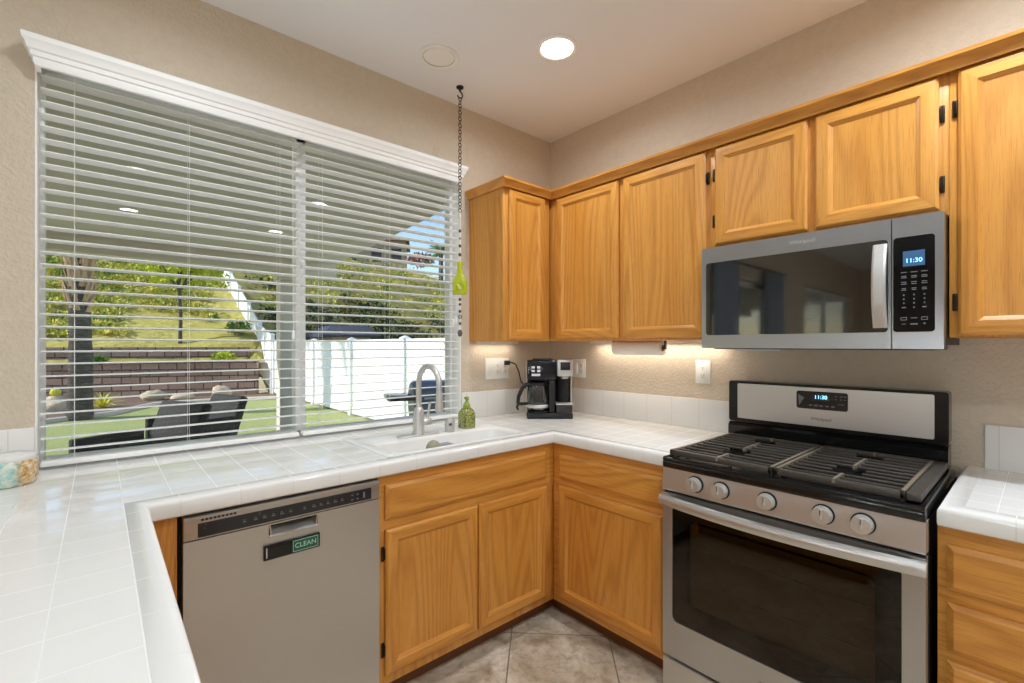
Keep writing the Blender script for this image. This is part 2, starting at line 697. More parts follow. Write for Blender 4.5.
# ------------------------------------------------------------------ blinds
t = NT('white_slat')
nz = t.noise(t.coord(), 20.0)
t.set(color=lin((250, 250, 249)), rough=t.rng(nz, 0.2, 0.8, 0.36, 0.44))
tl = t.new('BsdfTranslucent')
tl.inputs[0].default_value = lin((250, 250, 248))
mxs = t.new('MixShader')
mxs.inputs[0].default_value = 0.38
t.link(t.p.outputs[0], mxs.inputs[1])
t.link(tl.outputs[0], mxs.inputs[2])
t.link(mxs.outputs[0], t.out.inputs[0])
M['slat'] = t.m
SLAT_P = 0.0427
def make_blind(x0, x1, label, y0=0.014, y1=0.064, ztop=2.314, zbot=0.937, cords=3, pulls=()):
    root = empty('venetian_blind', label, 'blind', ((x0 + x1) / 2, (y0 + y1) / 2, zbot), group='white slatted blinds')
    mb = MB()
    z = zbot + 0.050
    ym = (y0 + y1) / 2
    while z < ztop - 0.02:
        pr = [(y0, z), (ym - 0.012, z + 0.0022), (ym + 0.012, z + 0.0022), (y1, z), (y1, z + 0.003), (ym + 0.012, z + 0.0052), (ym - 0.012, z + 0.0052), (y0, z + 0.003)]
        tl_ = math.tan(R(4.0))
        pr = [(y, q - (y - ym) * tl_) for y, q in pr]
        mb.loft([[(x0, y, q) for y, q in pr], [(x1, y, q) for y, q in pr]])
        z += SLAT_P
    mb.build('slats', M['slat'], root)
    mb = MB(); mb.box((x0, y0, zbot), (x1, y1, zbot + 0.018), 0, 0.003); mb.build('bottom_rail', M['whitepaint'], root)
    mb = MB(); mb.box((x0, y0 - 0.004, ztop), (x1, y1, ztop + 0.035), 0, 0.002); mb.build('head_rail', M['whitepaint'], root)
    for i in range(cords):
        fx = 0.10 + 0.80 * i / (cords - 1)
        cx = x0 + (x1 - x0) * fx
        mb = MB()
        for yy in (y0 - 0.0015, y1 + 0.0015):
            mb.tube([(cx, yy, zbot + 0.006), (cx, yy, ztop)], 0.0006, n=5)
        mb.build('ladder_cord', M['whitepaint'], root)
    for px, zl in pulls:
        mb = MB()
        mb.tube([(px, y0 - 0.008, ztop), (px + 0.002, y0 - 0.010, zl)], 0.0011, n=5)
        mb.lathe([(0.002, 0.0), (0.006, -0.004), (0.0075, -0.03), (0.004, -0.042)], (px + 0.002, y0 - 0.010, zl), n=10)
        mb.build('pull_cord', M['whitepaint'], root)
    return root
make_blind(WX0 + 0.012, -1.628, 'left white slatted blind of the kitchen window, beside the bare wall edge', pulls=((-1.66, 1.42),))
make_blind(-1.612, WX1 - 0.012, 'right white slatted blind of the kitchen window, behind the sink faucet', pulls=((-0.775, 1.52), (-0.795, 1.50)))

# moulded valance over both blinds
b = MB()
prof = [(0.0, 2.272), (0.012, 2.272), (0.016, 2.284), (0.016, 2.297), (0.022, 2.300), (0.024, 2.314), (0.030, 2.318), (0.034, 2.334), (0.041, 2.344), (0.043, 2.358), (0.040, 2.362), (0.0, 2.362)]
b.sweep([(-2.462, 0.0), (-2.462, -0.040), (-0.790, -0.040), (-0.790, 0.0)], prof, 0, side=1)
tag(b.build('valance', M['whitepaint'], smooth=25), 'long white moulded valance across the top of the kitchen window', 'valance')

# ------------------------------------------------------------------ countertop
NZ0, NZ1 = 0.872, 0.926
root = empty('tiled_countertop', 'white glazed tile countertop running around the window and corner to the stove', 'countertop', (0, 0, 0))
EX = -2.215     # inner edge of the left leg
ED = 0.640      # front edge distance from the walls
LEND = -1.66
SK = (-1.490, -0.732, -0.588, -0.125)     # sink cut-out
STOVE0, STOVE1 = -1.262, -2.034
b = MB()
zt, zb = 0.9245, 0.880
b.box((-2.98, LEND + 0.05, zb), (EX - 0.05, -0.0005, zt))
b.box((EX - 0.05, -ED + 0.05, zb), (SK[0], -0.0005, zt))
b.box((SK[0], SK[3], zb), (SK[1], -0.0005, zt))
b.box((SK[1], -ED + 0.05, zb), (-ED + 0.05, -0.0005, zt))
b.box((-ED + 0.05, STOVE0 + 0.003, zb), (-0.0005, -0.0005, zt))
b.build('tile_top', M['tile_top'], root, smooth=0)
nose = [(-0.050, NZ0), (-0.004, NZ0), (-0.0008, NZ0 + 0.0035), (0.0, NZ0 + 0.008), (0.0, NZ1 - 0.016), (-0.0015, NZ1 - 0.009), (-0.005, NZ1 - 0.0035), (-0.011, NZ1 - 0.0005), (-0.018, NZ1), (-0.049, NZ1 - 0.001), (-0.050, NZ1 - 0.002)]
b = MB()
b.sweep([(-2.98, LEND), (EX, LEND), (EX, -ED), (-ED, -ED), (-ED, STOVE0 + 0.003)], nose, [0, 1, 0, 1], side=1)
b.build('edge_tile', [M['tile_edge_x'], M['tile_edge_y']], root, smooth=50)
b = MB()
b.box((WX0 + 0.0045, 0.0005, WZ0 - 0.0595), (WX1 - 0.0045, FY0 - 0.0005, zt))
struct(b.build('window_sill', M['tile_top'], smooth=0))
# splash tiles standing on the worktop against the walls
SPZ = 1.078
b = MB()
b.box((WX1 + 0.002, -0.011, 0.9245), (-0.0005, -0.0005, SPZ), 0, 0.003)
b.build('backsplash', M['tile_splash_x'], root)
b = MB()
b.box((-0.011, STOVE0 + 0.02, 0.9245), (-0.0005, -0.0115, SPZ), 0, 0.003)
b.build('backsplash', M['tile_splash_y'], root)
b = MB()
b.box((-2.98, -0.011, 0.9245), (WX0 - 0.0005, -0.0005, SPZ), 0, 0.003)
b.build('backsplash', M['tile_splash_x'], root)

# short counter right of the stove
R0 = -2.046
rootR = empty('short_countertop', 'short white tiled counter on the right side of the stove', 'countertop', (0, 0, 0))
b = MB()
b.box((-ED + 0.05, -2.70, zb), (0 - 0.0005, R0 - 0.05, zt))
b.build('tile_top', M['tile_top'], rootR, smooth=0)
b = MB()
b.sweep([(-0.0005, R0), (-ED, R0), (-ED, -2.70)], nose, [0, 1], side=-1 if False else 1)
b.build('edge_tile', [M['tile_edge_x'], M['tile_edge_y']], rootR, smooth=50)
b = MB()
b.box((-0.011, -2.70, 0.9245), (-0.0005, -2.098, SPZ), 0, 0.003)
b.build('backsplash', M['tile_splash_y'], rootR)


# ------------------------------------------------------------------ cabinets
def fpt(side):
    if side == 'a':
        return lambda u, z, d: Vector((u, -d, z))
    return lambda u, z, d: Vector((-d, u, z))


def door_mesh(side, u0, u1, z0, z1, d0, d1, fw=0.057, slab=False):
    P = fpt(side)
    mb = MB()
    if slab:
        rings = [(0.0, d0), (0.0, d1 - 0.009), (0.003, d1 - 0.0075), (0.012, d1 - 0.001), (0.014, d1)]
    else:
        rings = [(0.0, d0), (0.0, d1 - 0.008), (0.002, d1 - 0.006), (0.008, d1 - 0.0006), (0.010, d1), (fw - 0.013, d1), (fw - 0.012, d1 - 0.0025),
                 (fw - 0.002, d1 - 0.0085), (fw, d1 - 0.010)]
    prev = None
    for o, d in rings:
        ring = [mb.v(P(u0 + o, z0 + o, d)), mb.v(P(u1 - o, z0 + o, d)), mb.v(P(u1 - o, z1 - o, d)), mb.v(P(u0 + o, z1 - o, d))]
        if prev:
            for k in range(4):
                h = 1 if (k in (0, 2) or slab) else 0
                mb.face([prev[k], prev[(k + 1) % 4], ring[(k + 1) % 4], ring[k]], h)
        else:
            mb.face(ring, 0)
        prev = ring
    mb.face(prev, 1 if slab else 0)
    return mb


def add_door(root, side, u0, u1, z0, z1, d0, d1, slab=False, hinge=None, hz=(), name=None, label=None):
    H_ = M['oak_x'] if side == 'a' else M['oak_y']
    lo, hi = min(u0, u1), max(u0, u1)
    o = door_mesh(side, lo, hi, z0, z1, d0, d1, slab=slab).build(name or ('drawer_front' if slab else 'door'), [M['oak_z'], H_], root, smooth=20)
    P = fpt(side)
    for z in hz:
        mb = MB()
        sgn = 1 if hinge > (lo + hi) / 2 else -1
        a = P(hinge + sgn * 0.0015, z - 0.027, d0 + 0.0005)
        c = P(hinge + sgn * 0.0135, z + 0.027, d0 + 0.0055)
        mb.box(a, c, 0, 0.0015)
        a = P(hinge + sgn * 0.001, z - 0.020, d0 + 0.003)
        c = P(hinge + sgn * 0.0065, z + 0.020, d0 + 0.013)
        mb.box(a, c, 0, 0.002)
        mb.build('hinge', M['bronze'], o)
    return o


def cabinet_box(root, side, u0, u1, z0, z1, d0, d1, frame='oak_z', name='body'):
    P = fpt(side)
    mb = MB()
    mb.box(P(u0, z0, d0), P(u1, z1, d1 - 0.019))
    mb.build(name, M['oak_z'], root)
    mb = MB()
    mb.box(P(u0, z0, d1 - 0.0188), P(u1, z1, d1), 0, 0.0012)
    return mb.build('face_frame', M[frame], root)


UZ0, UZ1 = 1.377, 2.216
# wall cabinet on the window wall
r = empty('wall_cabinet', 'narrow single-door oak wall cabinet between the window and the corner', 'cabinet', (-0.5, 0, UZ0))
cabinet_box(r, 'a', -0.682, -0.3255, UZ0, UZ1, 0.001, 0.306)
add_door(r, 'a', -0.648, -0.371, 1.386, 2.203, 0.3062, 0.325)
# corner cabinet on the stove wall, two tall doors
r = empty('wall_cabinet', 'two-door oak wall cabinet in the corner above the coffee maker, beside the microwave', 'cabinet', (0, -0.8, UZ0))
cabinet_box(r, 'b', -1.270, -0.001, UZ0, UZ1, 0.001, 0.306)
add_door(r, 'b', -0.792, -0.356, 1.388, 2.203, 0.3062, 0.325)
add_door(r, 'b', -1.252, -0.819, 1.388, 2.203, 0.3062, 0.325, hinge=-1.252, hz=(2.085, 1.50))
# over the microwave
r = empty('wall_cabinet', 'short two-door oak wall cabinet directly above the microwave', 'cabinet', (0, -1.65, 1.762))
cabinet_box(r, 'b', -2.0365, -1.2705, 1.762, UZ1, 0.001, 0.306)
add_door(r, 'b', -1.647, -1.293, 1.784, 2.203, 0.3062, 0.325, hinge=-1.293, hz=(2.09, 1.89))
add_door(r, 'b', -2.014, -1.670, 1.784, 2.203, 0.3062, 0.325, hinge=-2.014, hz=(2.085, 1.862))
# right edge of the picture
r = empty('wall_cabinet', 'tall oak wall cabinet to the right of the microwave, cut by the picture edge', 'cabinet', (0, -2.3, UZ0))
cabinet_box(r, 'b', -2.66, -2.037, UZ0, UZ1, 0.001, 0.306)
add_door(r, 'b', -2.63, -2.058, 1.383, 2.203, 0.3062, 0.325, hinge=-2.058, hz=(2.09, 1.487))

# crown along the cabinet tops
b = MB()
cprof = [(0.0, 2.205), (0.006, 2.205), (0.008, 2.214), (0.014, 2.222), (0.024, 2.232), (0.030, 2.238), (0.032, 2.2485), (0.0, 2.2485)]
b.sweep([(-0.684, -0.0005), (-0.684, -0.3255), (-0.3255, -0.3255), (-0.3255, -2.66)], cprof, [1, 0, 1], side=1)
b.box((-0.684, -0.3255, 2.2165), (-0.0005, -0.0005, 2.240), 0)
b.box((-0.3255, -2.66, 2.2165), (-0.0005, -0.3255, 2.240), 1)
tag(b.build('crown_strip', [M['oak_x'], M['oak_y']], smooth=25), 'oak crown moulding strip along the tops of the wall cabinets', 'crown moulding')

# base cabinets
BT = 0.871
def toe(root, side, u0, u1):
    P = fpt(side)
    mb = MB()
    mb.box(P(u0, 0.0, 0.02), P(u1, 0.0855, 0.545))
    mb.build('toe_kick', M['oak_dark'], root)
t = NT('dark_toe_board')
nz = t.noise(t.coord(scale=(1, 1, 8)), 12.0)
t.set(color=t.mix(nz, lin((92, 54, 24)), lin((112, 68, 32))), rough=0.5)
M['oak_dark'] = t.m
r = empty('base_cabinet', 'oak sink cabinet with two doors and one wide false drawer front', 'cabinet', (-1.1, -0.3, 0))
cabinet_box(r, 'a', -1.545, -0.6115, 0.086, BT - 0.21, 0.02, 0.6115, name='lower_body')
P = fpt('a')
mb = MB(); mb.box(P(-1.545, BT - 0.21, 0.594), P(-0.6115, BT, 0.6115)); mb.build('top_rail', M['oak_x'], r)
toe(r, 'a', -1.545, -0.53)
add_door(r, 'a', -1.519, -0.672, 0.704, 0.834, 0.612, 0.631, slab=True)
add_door(r, 'a', -1.519, -1.093, 0.125, 0.668, 0.612, 0.631, hinge=-1.519, hz=(0.578, 0.221))
add_door(r, 'a', -1.086, -0.672, 0.125, 0.668, 0.612, 0.631)
r = empty('base_cabinet', 'oak corner cabinet left of the stove with one drawer over one door', 'cabinet', (-0.3, -0.9, 0))
cabinet_box(r, 'b', -1.245, -0.6125, 0.086, BT, 0.02, 0.6115, 'oak_y')
toe(r, 'b', -1.245, -0.5455)
add_door(r, 'b', -1.229, -0.661, 0.704, 0.822, 0.612, 0.631, slab=True)
add_door(r, 'b', -1.229, -0.661, 0.121, 0.670, 0.612, 0.631)
r = empty('base_cabinet', 'oak drawer cabinet under the short counter right of the stove', 'cabinet', (-0.3, -2.3, 0))
cabinet_box(r, 'b', -2.66, -2.044, 0.086, BT, 0.02, 0.6115, 'oak_y')
toe(r, 'b', -2.66, -2.044)
for z0, z1 in ((0.704, 0.824), (0.540, 0.670), (0.362, 0.516), (0.125, 0.338)):
    add_door(r, 'b', -2.63, -2.064, z0, z1, 0.612, 0.631, slab=True)
r = empty('base_cabinet', 'oak end panel and cabinet under the left tiled peninsula beside the dishwasher', 'cabinet', (-2.6, -0.6, 0))
b = MB(); b.box((-2.93, LEND + 0.04, 0.09), (-2.245, -0.02, BT)); b.build('body', M['oak_z'], r)
b = MB(); b.box((-2.245, -0.612, 0.0), (-2.150, -0.592, BT)); b.build('filler_strip', M['oak_z'], r)
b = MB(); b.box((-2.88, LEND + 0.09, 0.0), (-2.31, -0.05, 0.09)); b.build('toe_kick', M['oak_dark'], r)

# ------------------------------------------------------------------ sink
r = empty('kitchen_sink', 'white cast sink set in the tiled counter below the window', 'sink', (-1.11, -0.36, 0.92))
sx0, sx1, sy0, sy1 = SK
bx0, bx1, by0, by1 = -1.440, -0.790, -0.565, -0.352
b = MB()
top = 0.932
def rrect(x0, x1, y0, y1, rad, z, n=6):
    pts = []
    for cx, cy, a0 in ((x1 - rad, y1 - rad, 0), (x0 + rad, y1 - rad, 90), (x0 + rad, y0 + rad, 180), (x1 - rad, y0 + rad, 270)):
        for i in range(n + 1):
            a = R(a0 + 90 * i / n)
            pts.append((cx + rad * math.cos(a), cy + rad * math.sin(a), z))
    return pts
e = 0.006
b.loft([rrect(sx0 + .003, sx1 - .003, sy0 + .003, sy1 - .003, 0.02, 0.905),
        rrect(sx0 + .003, sx1 - .003, sy0 + .003, sy1 - .003, 0.02, 0.9254),
        rrect(sx0 - e, sx1 + e, sy0 + .0015, sy1 + e, 0.025, 0.9254),
        rrect(sx0 - e + 0.003, sx1 + e - 0.003, sy0 + 0.003, sy1 + e - 0.003, 0.024, top - 0.001),
        rrect(sx0 - e + 0.009, sx1 + e - 0.009, sy0 + 0.008, sy1 + e - 0.009, 0.022, top),
        rrect(bx0 - 0.014, bx1 + 0.014, by0 - 0.008, by1 + 0.014, 0.05, top),
        rrect(bx0 - 0.004, bx1 + 0.004, by0 - 0.003, by1 + 0.004, 0.048, top - 0.003),
        rrect(bx0, bx1, by0, by1, 0.045, top - 0.012),
        rrect(bx0 + 0.012, bx1 - 0.012, by0 + 0.008, by1 - 0.008, 0.045, top - 0.15),
        rrect(bx0 + 0.05, bx1 - 0.05, by0 + 0.04, by1 - 0.04, 0.04, top - 0.175)], 0, cap=False)
b.face(rrect(bx0 + 0.05, bx1 - 0.05, by0 + 0.04, by1 - 0.04, 0.04, top - 0.175))
bmesh.ops.remove_doubles(b.bm, verts=b.bm.verts[:], dist=1e-6)
b.build('basin', M['porcelain'], r, smooth=60)
b = MB(); b.lathe([(0.042, 0.0), (0.042, 0.004), (0.030, 0.003), (0.012, 0.001)], (-1.1, -0.46, top - 0.175), n=24); b.build('drain', M['nickel'], r)

# faucet
r = empty('kitchen_faucet', 'brushed nickel gooseneck pull-down faucet on the sink deck', 'faucet', (-1.193, -0.300, top))
b = MB()
b.loft([[(x, y, z) for x, y, z in rrect(-1.193 - w, -1.193 + w, -0.300 - d, -0.300 + d, d * 0.98, zz)] for w, d, zz in ((0.110, 0.028, top), (0.110, 0.028, top + 0.004), (0.105, 0.024, top + 0.008))])
b.build('deck_plate', M['nickel'], r, smooth=50)
b = MB()
b.lathe([(0.030, 0.007), (0.030, 0.014), (0.0265, 0.020), (0.0260, 0.085), (0.0245, 0.112), (0.020, 0.125), (0.0155, 0.132)], (-1.193, -0.300, top))
b.build('body', M['nickel'], r, smooth=40)
b = MB()
pts = [(-1.193, -0.300, top + 0.12), (-1.193, -0.300, 1.170)]
for i in range(1, 17):
    a = R(180 - 180 * i / 16)
    pts.append((-1.193, -0.388 - 0.088 * math.cos(a), 1.170 + 0.088 * math.sin(a)))
pts.append((-1.193, -0.477, 1.140))
b.tube(pts, 0.0128, n=16)
b.build('spout', M['nickel'], r, smooth=60)
b = MB()
b.lathe([(0.0135, 0.0), (0.0145, -0.004), (0.0155, -0.030), (0.0185, -0.070), (0.0195, -0.086), (0.016, -0.089), (0.006, -0.097)], (-1.193, -0.478, 1.150), n=20)
b.build('spray_head', M['nickel'], r, smooth=40)
b = MB()
b.lathe([(0.013, 0.015), (0.0165, 0.020), (0.0165, 0.060), (0.014, 0.066), (0.003, 0.068)], (-1.193, -0.300, top + 0.060), n=20, axis='x')
hd = b.build('handle', M['nickel'], r, smooth=40)
b = MB()
b.tube([(-1.146, -0.300, top + 0.07), (-1.140, -0.300, top + 0.11), (-1.132, -0.300, top + 0.150)], [0.0065, 0.0055, 0.0065], n=12)
b.build('lever', M['nickel'], hd, smooth=60)

b = MB()
b.lathe([(0.024, 0.0), (0.024, 0.052), (0.021, 0.060), (0.016, 0.062), (0.0155, 0.066), (0.003, 0.067)], (-1.032, -0.318, top), n=24)
b.box((-1.050, -0.3425, top + 0.032), (-1.036, -0.336, top + 0.046), 1, 0.001)
tag(b.build('air_gap', [M['nickel'], M['print_dark']], loc=(-1.032, -0.318, top)), 'short nickel air gap cap between the faucet and the soap bottle', 'air gap')

# soap bottle: knobbly green glass with a pump
def soapmat():
    t = NT('green_beaded_glass')
    v = t.coord()
    vo = t.new('TexVoronoi')
    t.link(v, vo.inputs['Vector'])
    vo.inputs['Scale'].default_value = 120.0
    n = t.noise(v, 40.0)
    c = t.ramp(vo.outputs['Distance'], [(0.0, lin((214, 216, 164))), (0.35, lin((156, 168, 92))), (0.8, lin((70, 84, 34)))])
    c = t.mix(t.math('MULTIPLY', n, 0.3), c, lin((190, 160, 90)))
    t.set(color=c, rough=0.2)
    t.bump(vo.outputs['Distance'], 0.6, 0.003)
    return t.m
M['soap_glass'] = soapmat()
M['soap_pump'] = plain('olive_pump', (150, 168, 70), 0.3)
sl = (-0.906, -0.285, top)
r = empty('soap_bottle', 'green beaded glass soap bottle with a pump, at the sink corner', 'soap dispenser', sl)
b = MB()
b.loft([[(sl[0] + x * k, sl[1] + y * k, top + z) for x, y, _ in rrect(-0.036, 0.036, -0.036, 0.036, 0.017, 0)] for k, z in ((0.92, 0.0), (1.0, 0.006), (1.0, 0.070), (0.93, 0.084), (0.62, 0.098), (0.40, 0.104))])
b.build('bottle', M['soap_glass'], r, smooth=50)
b = MB()
b.lathe([(0.019, 0.103), (0.019, 0.118), (0.014, 0.122), (0.010, 0.134), (0.007, 0.136), (0.007, 0.148)], sl, n=20)
b.lathe([(0.012, 0.146), (0.014, 0.150), (0.013, 0.157), (0.004, 0.160)], sl, n=16)
b.tube([(sl[0], sl[1], top + 0.152), (sl[0] - 0.012, sl[1] - 0.022, top + 0.153), (sl[0] - 0.016, sl[1] - 0.034, top + 0.147)], 0.0045, n=10)
b.build('pump', M['soap_pump'], r, smooth=40)

# dish wand leaning in the bowl, its head at the rim
r = empty('dish_wand', 'grey-green round scrub head of a dish wand leaning in the white sink', 'dish wand', (-1.10, -0.50, 0.76))
b = MB()
b.sphere((-1.250, -0.520, 0.912), (0.034, 0.028, 0.038))
b.build('scrub_head', plain('olive_scrubber', (150, 148, 124), 0.7), r, smooth=60)
b = MB()
b.tube([(-1.228, -0.520, 0.920), (-1.18, -0.519, 0.922), (-1.10, -0.50, 0.895), (-1.0, -0.47, 0.80), (-0.978, -0.46, 0.7655)], [0.013, 0.011, 0.009, 0.008, 0.007], n=12)
b.build('handle', plain('grey_handle', (150, 152, 160), 0.4), r, smooth=60)

# ------------------------------------------------------------------ dishwasher
DX0, DX1, DD = -2.138, -1.550, 0.636
r = empty('dishwasher', 'stainless steel dishwasher with a black button strip under the counter', 'dishwasher', (-1.844, -0.3, 0))
b = MB(); b.box((DX0 - 0.008, -0.596, 0.10), (DX1 + 0.004, -0.03, 0.868)); b.build('body', M['gasket'], r)
b = MB()
# door panel with the grip pocket left open below the control strip
hx0, hx1, hz0, hz1 = -1.918, -1.768, 0.752, 0.790
b.box((DX0, -0.597, 0.105), (DX1, -DD, hz0), 0)
b.box((DX0, -0.597, hz0), (hx0, -DD, 0.794), 0)
b.box((hx1, -0.597, hz0), (DX1, -DD, 0.794), 0)
b.box((hx0, -0.597, hz1), (hx1, -DD, 0.794), 0)
b.build('door_panel', M['steel_x'], r, smooth=0)
b = MB()
b.box((hx0, -0.598, hz0), (hx1, -0.606, hz1), 0)
b.prism([(hx0, -0.606, hz0), (hx0, -DD - 0.006, hz0 - 0.002), (hx0, -DD - 0.006, hz0 + 0.004), (hx0, -0.606, hz0 + 0.022)], (hx1 - hx0, 0, 0), 1)
b.prism([(hx0, -0.606, hz1), (hx0 + 0.012, -0.606, hz1), (hx0 + 0.004, -DD - 0.002, hz1), (hx0, -DD - 0.002, hz1)], (0.006, 0, hz0 - hz1), 1)
b.prism([(hx1, -0.606, hz1), (hx1 - 0.012, -0.606, hz1), (hx1 - 0.004, -DD - 0.002, hz1), (hx1, -DD - 0.002, hz1)], (-0.006, 0, hz0 - hz1), 1)
b.build('grip_pocket', [M['panel'], M['steel_x']], r, smooth=0)
b = MB()
b.box((DX0, -0.597, 0.7965), (DX1, -DD, 0.862), 0, 0.003)
b.build('control_fascia', M['steel_x'], r)
b = MB(); b.box((-2.104, -DD + 0.002, 0.801), (-1.581, -DD - 0.0015, 0.842), 0, 0.001); b.build('control_strip', M['panel'], r)
b = MB()
for i in range(9):
    x = -2.096 + i * 0.0102
    b.box((x, -DD + 0.001, 0.8475), (x + 0.0075, -DD - 0.0006, 0.8535))
b.build('vent', M['gasket'], r)
b = MB()
random.seed(3)
for x in (-1.990, -1.960, -1.935, -1.910, -1.885, -1.858, -1.815, -1.787, -1.763, -1.740, -1.716, -1.692):
    w = random.uniform(0.008, 0.013)
    b.box((x, -DD - 0.0014, 0.8175), (x + w, -DD - 0.0019, 0.8200))
    b.box((x + 0.001, -DD - 0.0014, 0.8235), (x + w * 0.7, -DD - 0.0019, 0.8252))
for x in (-1.655, -1.636):
    for z in (0.811, 0.826):
        b.box((x, -DD - 0.0014, z), (x + 0.007, -DD - 0.0019, z + 0.004))
b.box((-1.612, -DD - 0.0014, 0.811), (-1.606, -DD - 0.0019, 0.831))
b.build('button_lettering', M['print_grey'], r)
r2 = empty('clean_magnet', 'black magnet with a green CLEAN label on the dishwasher door', 'magnet', (-1.849, -DD, 0.706))
b = MB(); b.box((-1.934, -DD - 0.0005, 0.684), (-1.764, -DD - 0.008, 0.731), 0, 0.002); b.build('plate', M['glossblack'], r2)
b = MB(); b.box((-1.851, -DD - 0.008, 0.688), (-1.769, -DD - 0.0092, 0.727), 0, 0.0004); b.build('green_label', M['green_sign'], r2)
b = MB()
for a, c in (((-1.849, 0.690), (-1.771, 0.6912)), ((-1.849, 0.7238), (-1.771, 0.725)), ((-1.849, 0.690), (-1.8478, 0.725)), ((-1.7722, 0.690), (-1.771, 0.725))):
    b.box((a[0], -DD - 0.0091, a[1]), (c[0], -DD - 0.0097, c[1]))
b.build('label_border', M['mint'], r2)
lettering('lettering', 'CLEAN', 0.0215, on_a(-1.810, 0.7075, DD + 0.0095), M['mint'], r2)
b = MB(); b.box((-1.927, -DD - 0.008, 0.692), (-1.9245, -DD - 0.0086, 0.723)); b.build('slide_mark', M['print_white'], r2)

# ------------------------------------------------------------------ stove
SY0, SY1 = STOVE0 - 0.004, STOVE1 + 0.004     # -1.266 .. -2.030
SF = 0.690
r = empty('gas_stove', 'stainless gas range with black cooktop and five silver knobs', 'stove', (-0.35, -1.648, 0))
b = MB()
b.box((-0.030, SY0, 0.05), (-0.645, SY1, 0.885))
b.box((-0.08, SY0 - 0.04, 0.0), (-0.60, SY1 + 0.04, 0.05))
b.build('body', M['black_satin'], r)
b = MB()
b.box((-0.645, SY0, 0.030), (-SF, SY1, 0.163), 0, 0.004)
b.build('drawer', M['steel_y'], r)
# oven door: steel frame round a smoked window
b = MB()
gy0, gy1, gz0, gz1 = -1.306, -1.981, 0.312, 0.752
dz0, dz1 = 0.176, 0.792
def ring_frame(mb, y0, y1, z0, z1, iy0, iy1, iz0, iz1, xb, xf, rad, m=0, n=6):
    """rectangle with a rounded hole, extruded in x"""
    inner, outer = [], []
    for cy, cz, a0 in ((iy0 - rad, iz1 - rad, 0), (iy1 + rad, iz1 - rad, 90), (iy1 + rad, iz0 + rad, 180), (iy0 - rad, iz0 + rad, 270)):
        for i in range(n + 1):
            a = R(a0 + 90 * i / n)
            c, s_ = math.cos(a), math.sin(a)
            inner.append((cy + rad * c, cz + rad * s_))
            ky = y0 if a0 in (0, 270) else y1
            kz = z1 if a0 in (0, 90) else z0
            if i == 0:
                outer.append((ky, inner[-1][1]) if a0 in (0, 180) else (inner[-1][0], kz))
            elif i == n:
                outer.append((inner[-1][0], kz) if a0 in (0, 180) else (ky, inner[-1][1]))
            else:
                outer.append((ky, kz))
    N_ = len(inner)
    for x in (xb, xf):
        vi = [mb.v((x, p[0], p[1])) for p in inner]
        vo = [mb.v((x, p[0], p[1])) for p in outer]
        for k in range(N_):
            j = (k + 1) % N_
            q = [vi[k], vo[k], vo[j], vi[j]]
            if (vo[k].co - vo[j].co).length < 1e-7:
                q = [vi[k], vo[k], vi[j]]
            mb.face(q, m)
        if x == xb:
            ib, ob = vi, vo
    for k in range(N_):
        j = (k + 1) % N_
        mb.face([ib[k], ib[j], vi[j], vi[k]], m)
        if (vo[k].co - vo[j].co).length > 1e-7:
            mb.face([ob[k], ob[j], vo[j], vo[k]], m)
b2 = b
ring_frame(b, SY0, SY1, dz0, dz1, gy0, gy1, gz0, gz1, -0.655, -SF, 0.022)
bmesh.ops.remove_doubles(b.bm, verts=b.bm.verts[:], dist=1e-6)
door = b.build('oven_door', M['steel_z'], r, smooth=30)
b = MB(); b.box((-0.684, gy0 + 0.001, gz0 - 0.001), (-0.687, gy1 - 0.001, gz1 + 0.001)); b.build('window_pane', M['oven_glass'], door)
b = MB()
ring_frame(b, gy0 + 0.004, gy1 - 0.004, gz0 - 0.004, gz1 + 0.004, gy0 - 0.055, gy1 + 0.060, gz0 + 0.070, gz1 - 0.055, -0.660, -0.683, 0.02)
bmesh.ops.remove_doubles(b.bm, verts=b.bm.verts[:], dist=1e-6)
b.build('window_border', M['gasket'], door, smooth=30)
t = NT('oven_enamel')
sp = t.noise(t.coord(), 120.0, 2.0)
t.set(color=t.mix(t.rng(sp, 0.6, 0.7), lin((176, 160, 122)), lin((206, 192, 158))), rough=0.4)
M['enamel'] = t.m
b = MB(); b.box((-0.6455, gy0 - 0.03, gz0 + 0.02), (-0.6500, gy1 + 0.03, gz1 - 0.02)); b.build('oven_cavity', M['enamel'], door)
b = MB()
for z in (0.47, 0.60):
    b.tube([(-0.6535, gy0 - 0.035, z), (-0.6535, gy1 + 0.035, z)], 0.0022, n=6)
b.build('rack', M['nickel'], door)
# bowed door handle
b = MB()
n = 20
lo = []
for i in range(n + 1):
    f = i / n
    y = (SY0 + 0.004) + (SY1 - SY0 - 0.008) * f
    bow = 0.040 * (1 - (2 * f - 1) ** 2)
    x = -0.694 - bow - 0.012
    zt_, zb_ = 0.786, 0.748
    lo.append([(x + 0.012, y, zb_), (x - 0.004, y, zb_ + 0.002), (x - 0.009, y, zb_ + 0.012), (x - 0.009, y, zt_ - 0.012), (x - 0.004, y, zt_ - 0.001), (x + 0.012, y, zt_)])
b.loft(lo)
for y in (SY0, SY1):
    s_ = -1 if y == SY0 else 1
    b.box((-SF + 0.002, y, 0.750), (-0.712, y + s_ * 0.03, 0.784), 0, 0.003)
b.build('oven_handle', M['steel_y'], door, smooth=35)
